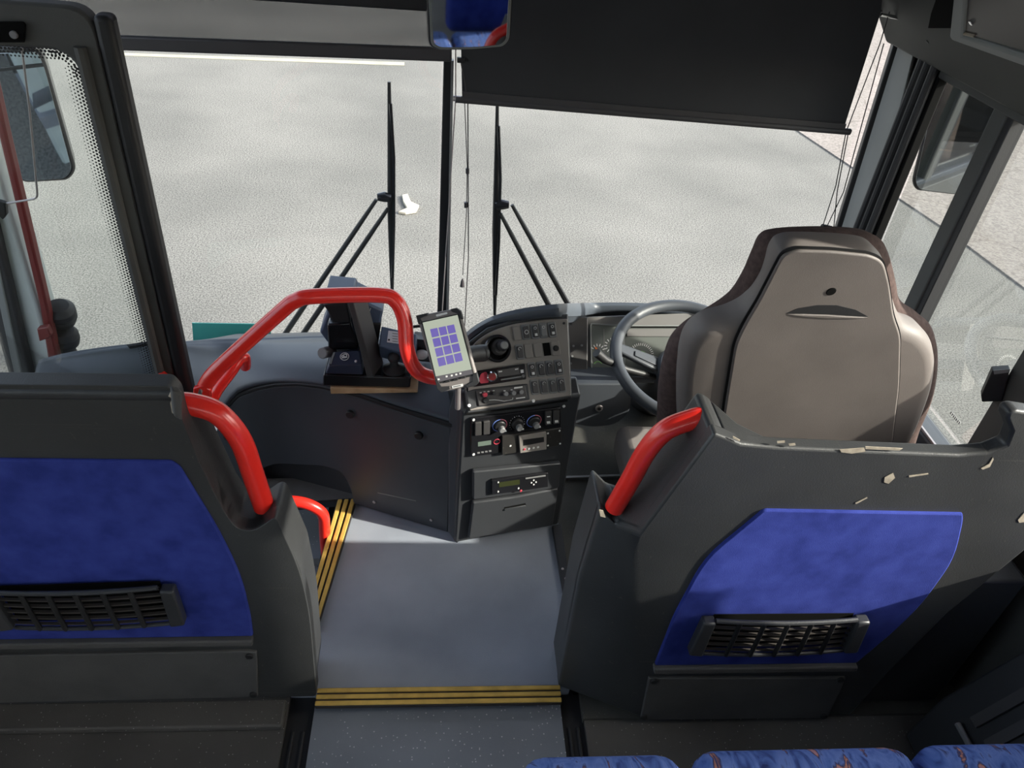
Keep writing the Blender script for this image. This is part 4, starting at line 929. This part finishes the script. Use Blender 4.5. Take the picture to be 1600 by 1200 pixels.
slab('printer_mark', [(543, 450), (551, 451), (551, 453.6), (544, 453)], pp, .018, .019, 'mark', pr)
slab('printer_mark', [(579.5, 474), (581, 474), (579, 480.5), (577.8, 480.5)], pp, .020, .021, 'mark', pr)
for k in range(4): slab('printer_rib', [(566+k, 476+k*3.6), (576+k, 476.5+k*3.6), (576+k, 478+k*3.6), (566+k, 477.4+k*3.6)], pp, .020, .022, 'navy', pr)
disc('round_port', 507, 551, 9, Pl(pT.at(507, 551)+Vector((0, .05, 0)), (-.4, -.8, .4)), -.03, .01, 'grey', t)
# small box with label
t = thing('label_box', 'dark blue box with a white printed label behind the red handrail', 'box', pT.at(620, 560)+Vector((0, .1, 0)))
pbx = Pl((0, yb+.10, 0), (0, -.45, .9)); pbx = Pl(pT.at(620, 540)+Vector((0, .09, 0)), (0, -.35, .94))
bt_ = [pbx.at(x, y) for x, y in ((596, 509), (652, 522), (648, 556), (592, 541))]
bx = MB().prism(bt_, (0, .02, -.045)).done('box_body', 'printer', t, .003)
lb = slab('label', [(607, 517), (624, 519), (623, 537.5), (604.5, 535)], pbx, .0, .0012, 'paper', t)
for k in range(4): slab('label_line', [(613, 521+k*4), (621.5, 522+k*4), (621.5, 523+k*4), (613, 522+k*4)], pbx, .0012, .0016, 'grey', lb)
slab('label_symbol', [(606.5, 530), (609.5, 530.4), (609, 533), (606, 532.6)], pbx, .0012, .0016, 'black', lb)
t = thing('ball_mount', 'black ball mount on a round foot on the ticket machine base', 'mount', pT.at(616, 580))
bc = onY(615.5, 559, yb+.022)
MB().ball(bc, .0135, 20, 12).done('ball', 'rubber', t)
MB().tube([bc, bc+Vector((0, 0, -.022))], [.008, .010], 12).done('stem', 'rubber', t)
MB().lathe(bc+Vector((0, 0, -.034)), (0, 0, 1), [(.025, 0), (.025, .005), (.014, .010), (.009, .014)], 28).done('foot', 'rubber', t)
t = thing('wire_tray', 'small black wire tray between handrail and tablet', 'tray', onY(655, 570, 1.44))
tr = [onY(x, y, 1.44) for x, y in ((647, 530), (668, 532), (672, 565), (644, 562))]
MB().tube(tr, .002, 8, True).done('wire_rim', 'black', t); MB().prism(tr, (0, .05, -.012)).done('tray_base', 'dash2', t)
tag(MB().ball(onY(659, 554, 1.425), .0135, 20, 12, 1.1, 1, .8).done('white_ball', 'white'), 'small off white round knob lying in the tray beside the tablet', 'knob')
tag(MB().tube([onY(x, y, 1.5) for x, y in ((640, 511), (650, 510), (662, 509))], .0035, 8).done('cable', 'black'), 'short black cable running behind the tablet', 'cable')

# ================================================================== tablet on its mount
tp_ = Pl(onY(700, 550, 1.25), (-.10, -.86, .50))
t = thing('tablet', 'rugged tablet in taupe case showing purple tiles, mounted left of the console', 'tablet', tp_.at(716, 606))
slab('case', [(651, 494), (712, 482), (719, 486), (748, 596), (744, 602), (690, 613), (684, 609)], tp_, -.022, 0, 'case', t, .004, [8, 6, 5, 5, 5, 6, 6], 3)
for poly in ([(650, 493), (668, 489), (667, 493), (657, 497), (659, 505), (654, 507)], [(704, 483), (713, 481), (720, 486), (724, 499), (721, 499), (716, 490), (706, 487)], [(739, 584), (745, 582), (749, 597), (744, 602), (729, 606), (728, 601), (738, 596)], [(680, 594), (684, 593), (690, 604), (703, 603), (703, 608), (690, 613), (683, 608)]):
    slab('corner_bumper', poly, tp_, -.023, .003, 'rubber', t, .001)
slab('screen_frame', [(658.5, 503), (716.5, 490), (741, 587), (683, 600)], tp_, 0, .001, 'black', t)
sc = slab('screen', [(660.5, 504), (715, 492), (737, 577), (681, 588)], tp_, .001, .0016, 'screen', t)
tl, tr_, br_, bl = [Vector((x, y, 0)) for x, y in ((671, 513.5), (710, 505.5), (724.5, 564), (685.5, 574))]
for i in range(3):
    for j in range(4):
        def q(u, v): p = tl.lerp(tr_, u).lerp(bl.lerp(br_, u), v); return (p.x, p.y)
        u0, u1, v0, v1 = i/3+.02, (i+1)/3-.02, j/4+.018, (j+1)/4-.018
        ti = slab('tile', [q(u0, v0), q(u1, v0), q(u1, v1), q(u0, v1)], tp_, .0016, .0020, 'tile', sc)
sb = slab('status_bar', [(681, 588), (737, 577), (739, 584), (684, 597)], tp_, .001, .0018, 'bar', t)
for x, y in ((685.5, 592.5), (698, 588), (706, 586.6), (713, 585), (719.5, 583.5)): slab('icon', para(x, y, 3, 2.6, -.2, .2), tp_, .0018, .0022, 'mark', sb)
for x, y in ((699.5, 595.8), (712, 593), (724, 589.8)): slab('button', para(x, y, 7, 3, -.2, .2), tp_, 0, .003, 'black', t, .0006)
slab('speaker_slot', rpx([(681, 491.5), (698.5, 487.5), (699.5, 490.5), (682, 495)], 1.5), tp_, 0, .001, 'white', t)
slab('case_label', [(706, 603), (723, 599.4), (724, 603.4), (707, 607)], tp_, 0, .001, 'white', t)
slab('label_print', [(708, 603.6), (719.5, 601.2), (720, 603.2), (708.5, 605.6)], tp_, .001, .0013, 'grey', t)
mt = thing('tablet_mount', 'black ball joint arm holding the tablet to the console', 'mount', upp.at(765, 560))
MB().tube([tp_.at(715, 560, -.022), tp_.at(738, 556, -.05), upp.at(752, 552, .02)], [.016, .018, .017], 14).done('joint_arm', 'rubber', mt)
MB().tube([upp.at(743, 550, .02), upp.at(757, 549, .028)], .016, 14).done('clamp', 'rockdark', mt)
MB().tube([tp_.at(714, 606, -.03), lowp.at(716, 640, -.005)], .006, 10).done('cable_stem', 'steel', mt)

# ================================================================== mirror and blinds
t = thing('interior_mirror', 'rounded rectangular interior mirror hanging at top centre of the windscreen', 'mirror', onY(734, 0, 1.75))
im = Pl(onY(734, 40, 1.75), (.10, -.985, -.07))
mpol = [(664, -60), (804, -60), (798, 62), (788, 74), (740, 79), (684, 79), (670, 72)]
slab('housing', mpol, im, -.05, 0, 'gloss', t, .008, [6, 6, 14, 12, 30, 14, 12], 3)
slab('chrome_rim', [(667, -58), (800, -58), (795, 62), (786, 72), (740, 76.5), (686, 76.5), (673, 70)], im, 0, .003, 'pillar', t, .001, [6, 6, 14, 12, 30, 14, 12])
slab('mirror_glass', [(671, -54), (797, -54), (791, 60), (782, 69), (740, 73), (688, 73), (677, 67)], im, .003, .0045, 'mirror', t, .0005, [6, 6, 14, 12, 30, 14, 12])
MB().tube([im.at(734, -40, -.04), (.04, 2.03, 1.40)], .010, 10).done('stem', 'black', t)
yB = 1.98; pB = Pl((0, yB, 0), (0, -1, -.05))
t = thing('roller_blind', 'dark fabric sun blind pulled down over the driver half of the windscreen', 'blind', onY(1050, 0, yB))
slab('fabric', [(718, -40), (1385, -60), (1376, 20), (1319, 199), (722, 150)], pB, -.002, .0, 'blind', t)
MB().tube([pB.at(712, 155), pB.at(1328, 206)], .0085, 12).done('hem_bar', 'hem', t)
slab('hem_band', [(722, 142), (1322, 193), (1318, 206), (722, 157)], pB, 0, .004, 'hem', t, .001)
for s in ((714, 154), (1323, 205)): MB().tube([pB.at(s[0]-6, s[1]-.5), pB.at(s[0]+6, s[1]+.5)], .007, 10).done('end_cap', 'steel', t)
MB().tube([pB.at(712, -30), pB.at(712, 154), pB.at(690, 500)], .0016, 6).done('guide_wire', 'steel', t)
MB().tube([pB.at(719, 90), pB.at(731, 160), pB.at(732, 400), pB.at(726, 510)], .0016, 6).done('pull_cord', 'wire', t)
MB().tube([pB.at(726, 160), pB.at(730, 260), pB.at(729, 330), pB.at(723, 430)], .0012, 6).done('pull_cord', 'wire', t)
for x, y in ((730.5, 267), (728, 320)): MB().tube([pB.at(x, y-4), pB.at(x, y+4)], .005, 8).done('cord_stop', 'wire', t)
MB().lathe(pB.at(722.5, 442), (0, 0, 1), [(.007, -.012), (.005, .006), (.002, .014)], 10).done('cord_toggle', 'wire', t)
slab('cord_cleat', [(714, 88), (726, 89), (726, 97), (714, 96)], pB, 0, .012, 'black', t, .002)
for pts_ in ([(1390, 18), (1375, 68), (1322, 206), (1306, 290), (1286, 352)], [(1381, 68), (1345, 200), (1318, 300), (1292, 354)], [(1325, 210), (1308, 300), (1303, 354)]):
    MB().tube([pB.at(*p) for p in pts_], .0014, 6).done('guide_wire', 'wire', t)
MB().tube([pB.at(1284, 354), pB.at(1298, 357)], .008, 10).done('wire_anchor', 'black', t)
MB().tube([pB.at(1374, 21, .01), pB.at(1395, 25, .01), pB.at(1415, 30, .01)], .004, 8).done('roller_pin', 'chrome', t)
t = thing('roller_blind', 'see through mesh blind with dark hem over the entrance half of the windscreen', 'blind', onY(430, 0, yB))
pB2 = Pl((0, 2.0, 0), (0, -1, -.05))
slab('mesh_fabric', [(-130, -45), (715, -40), (706, 78), (-130, 50)], pB2, -.0015, 0, 'mesh', t)
slab('hem_bar', [(-130, 43), (706, 74), (706, 96), (-130, 67)], pB2, -.006, .008, 'hem', t, .005)
slab('roller_cover', [(-130, -66), (715, -60), (715, 18), (440, 0), (60, -22), (-130, -30)], pB2, -.02, .02, 'black', t, .004)
struct(MB().box(-XW, XW, 1.99, 2.03, 1.13, 1.30).done('trim_7', 'shell_clean', bevel=.006))
# teal card on the dash behind the glass
tag(MB().prism([onY(x, y, 1.93) for x, y in ((300, 505), (424, 507), (421, 548), (303, 548))], (0, .004, 0)).done('card', 'teal'), 'translucent looking teal green card standing at the foot of the windscreen', 'card')

# ================================================================== passenger seats in front of the camera, heater
def pseat(x0, x1, label, z=.42, y1=.492):
    t = thing('passenger_seat', label, 'seat', ((x0+x1)/2, .25, -.02), 'patterned passenger seat cushions')
    MB().box(x0, x1, .02, y1, z-.10, z).done('cushion', 'moq', t, .035, 4)
    MB().box(x0+.01, x1-.01, -.16, -.06, z-.05, z+.66).done('backrest', 'blue', t, .03, 3) if x0 > .3 else None
    MB().box(x0+.04, x1-.04, .06, y1-.12, -.02, z-.09).done('seat_base', 'shell_clean', t, .01)
pseat(.13, .362, 'blue patterned seat cushion at the bottom edge nearest the aisle', .42, .522)
pseat(.376, .708, 'blue patterned seat cushion with cream spots at the bottom edge, the middle one', .42, .526)
pseat(.716, .985, 'blue patterned seat cushion at the bottom right corner by the wall', .42, .528)
t = thing('wall_heater', 'dark louvred heater cover low on the right wall', 'heater', (1.1, .45, 0))
hw = Pl((1.02, 0, .1), (-.80, 0, .60))
MB().prism([(1.16, .76, -.02), (1.00, .76, -.02), (1.02, .76, .12), (1.12, .76, .30), (1.16, .76, .30)], (0, -1.4, 0)).done('cover', 'shell_clean', t, .006)
for k in range(8):
    y = .70-k*.045; MB().prism([(1.035, y, .15), (1.035, y-.02, .15), (1.10, y-.02, .27), (1.10, y, .27)], (-.006, 0, .003)).done('louvre', 'rockdark', t)
MB().tube([(1.015, .70, .13), (1.015, -.2, .13)], .006, 8).done('edge_trim', 'grey', t)
struct(MB().box(XW-.03, XW, -.6, .78, .32, .50).done('trim_8', 'blue', bevel=.01))

# ------------------------------------------------------------------ origins of single-mesh things at their own base
for o in list(COL.objects):
    if o.type == 'MESH' and o.parent is None and not o.children and 'kind' not in o:
        co = [v.co for v in o.data.vertices]
        c = Vector(((min(v.x for v in co)+max(v.x for v in co))/2, (min(v.y for v in co)+max(v.y for v in co))/2, min(v.z for v in co)))
        o.data.transform(Matrix.Translation(-c)); o.location = c
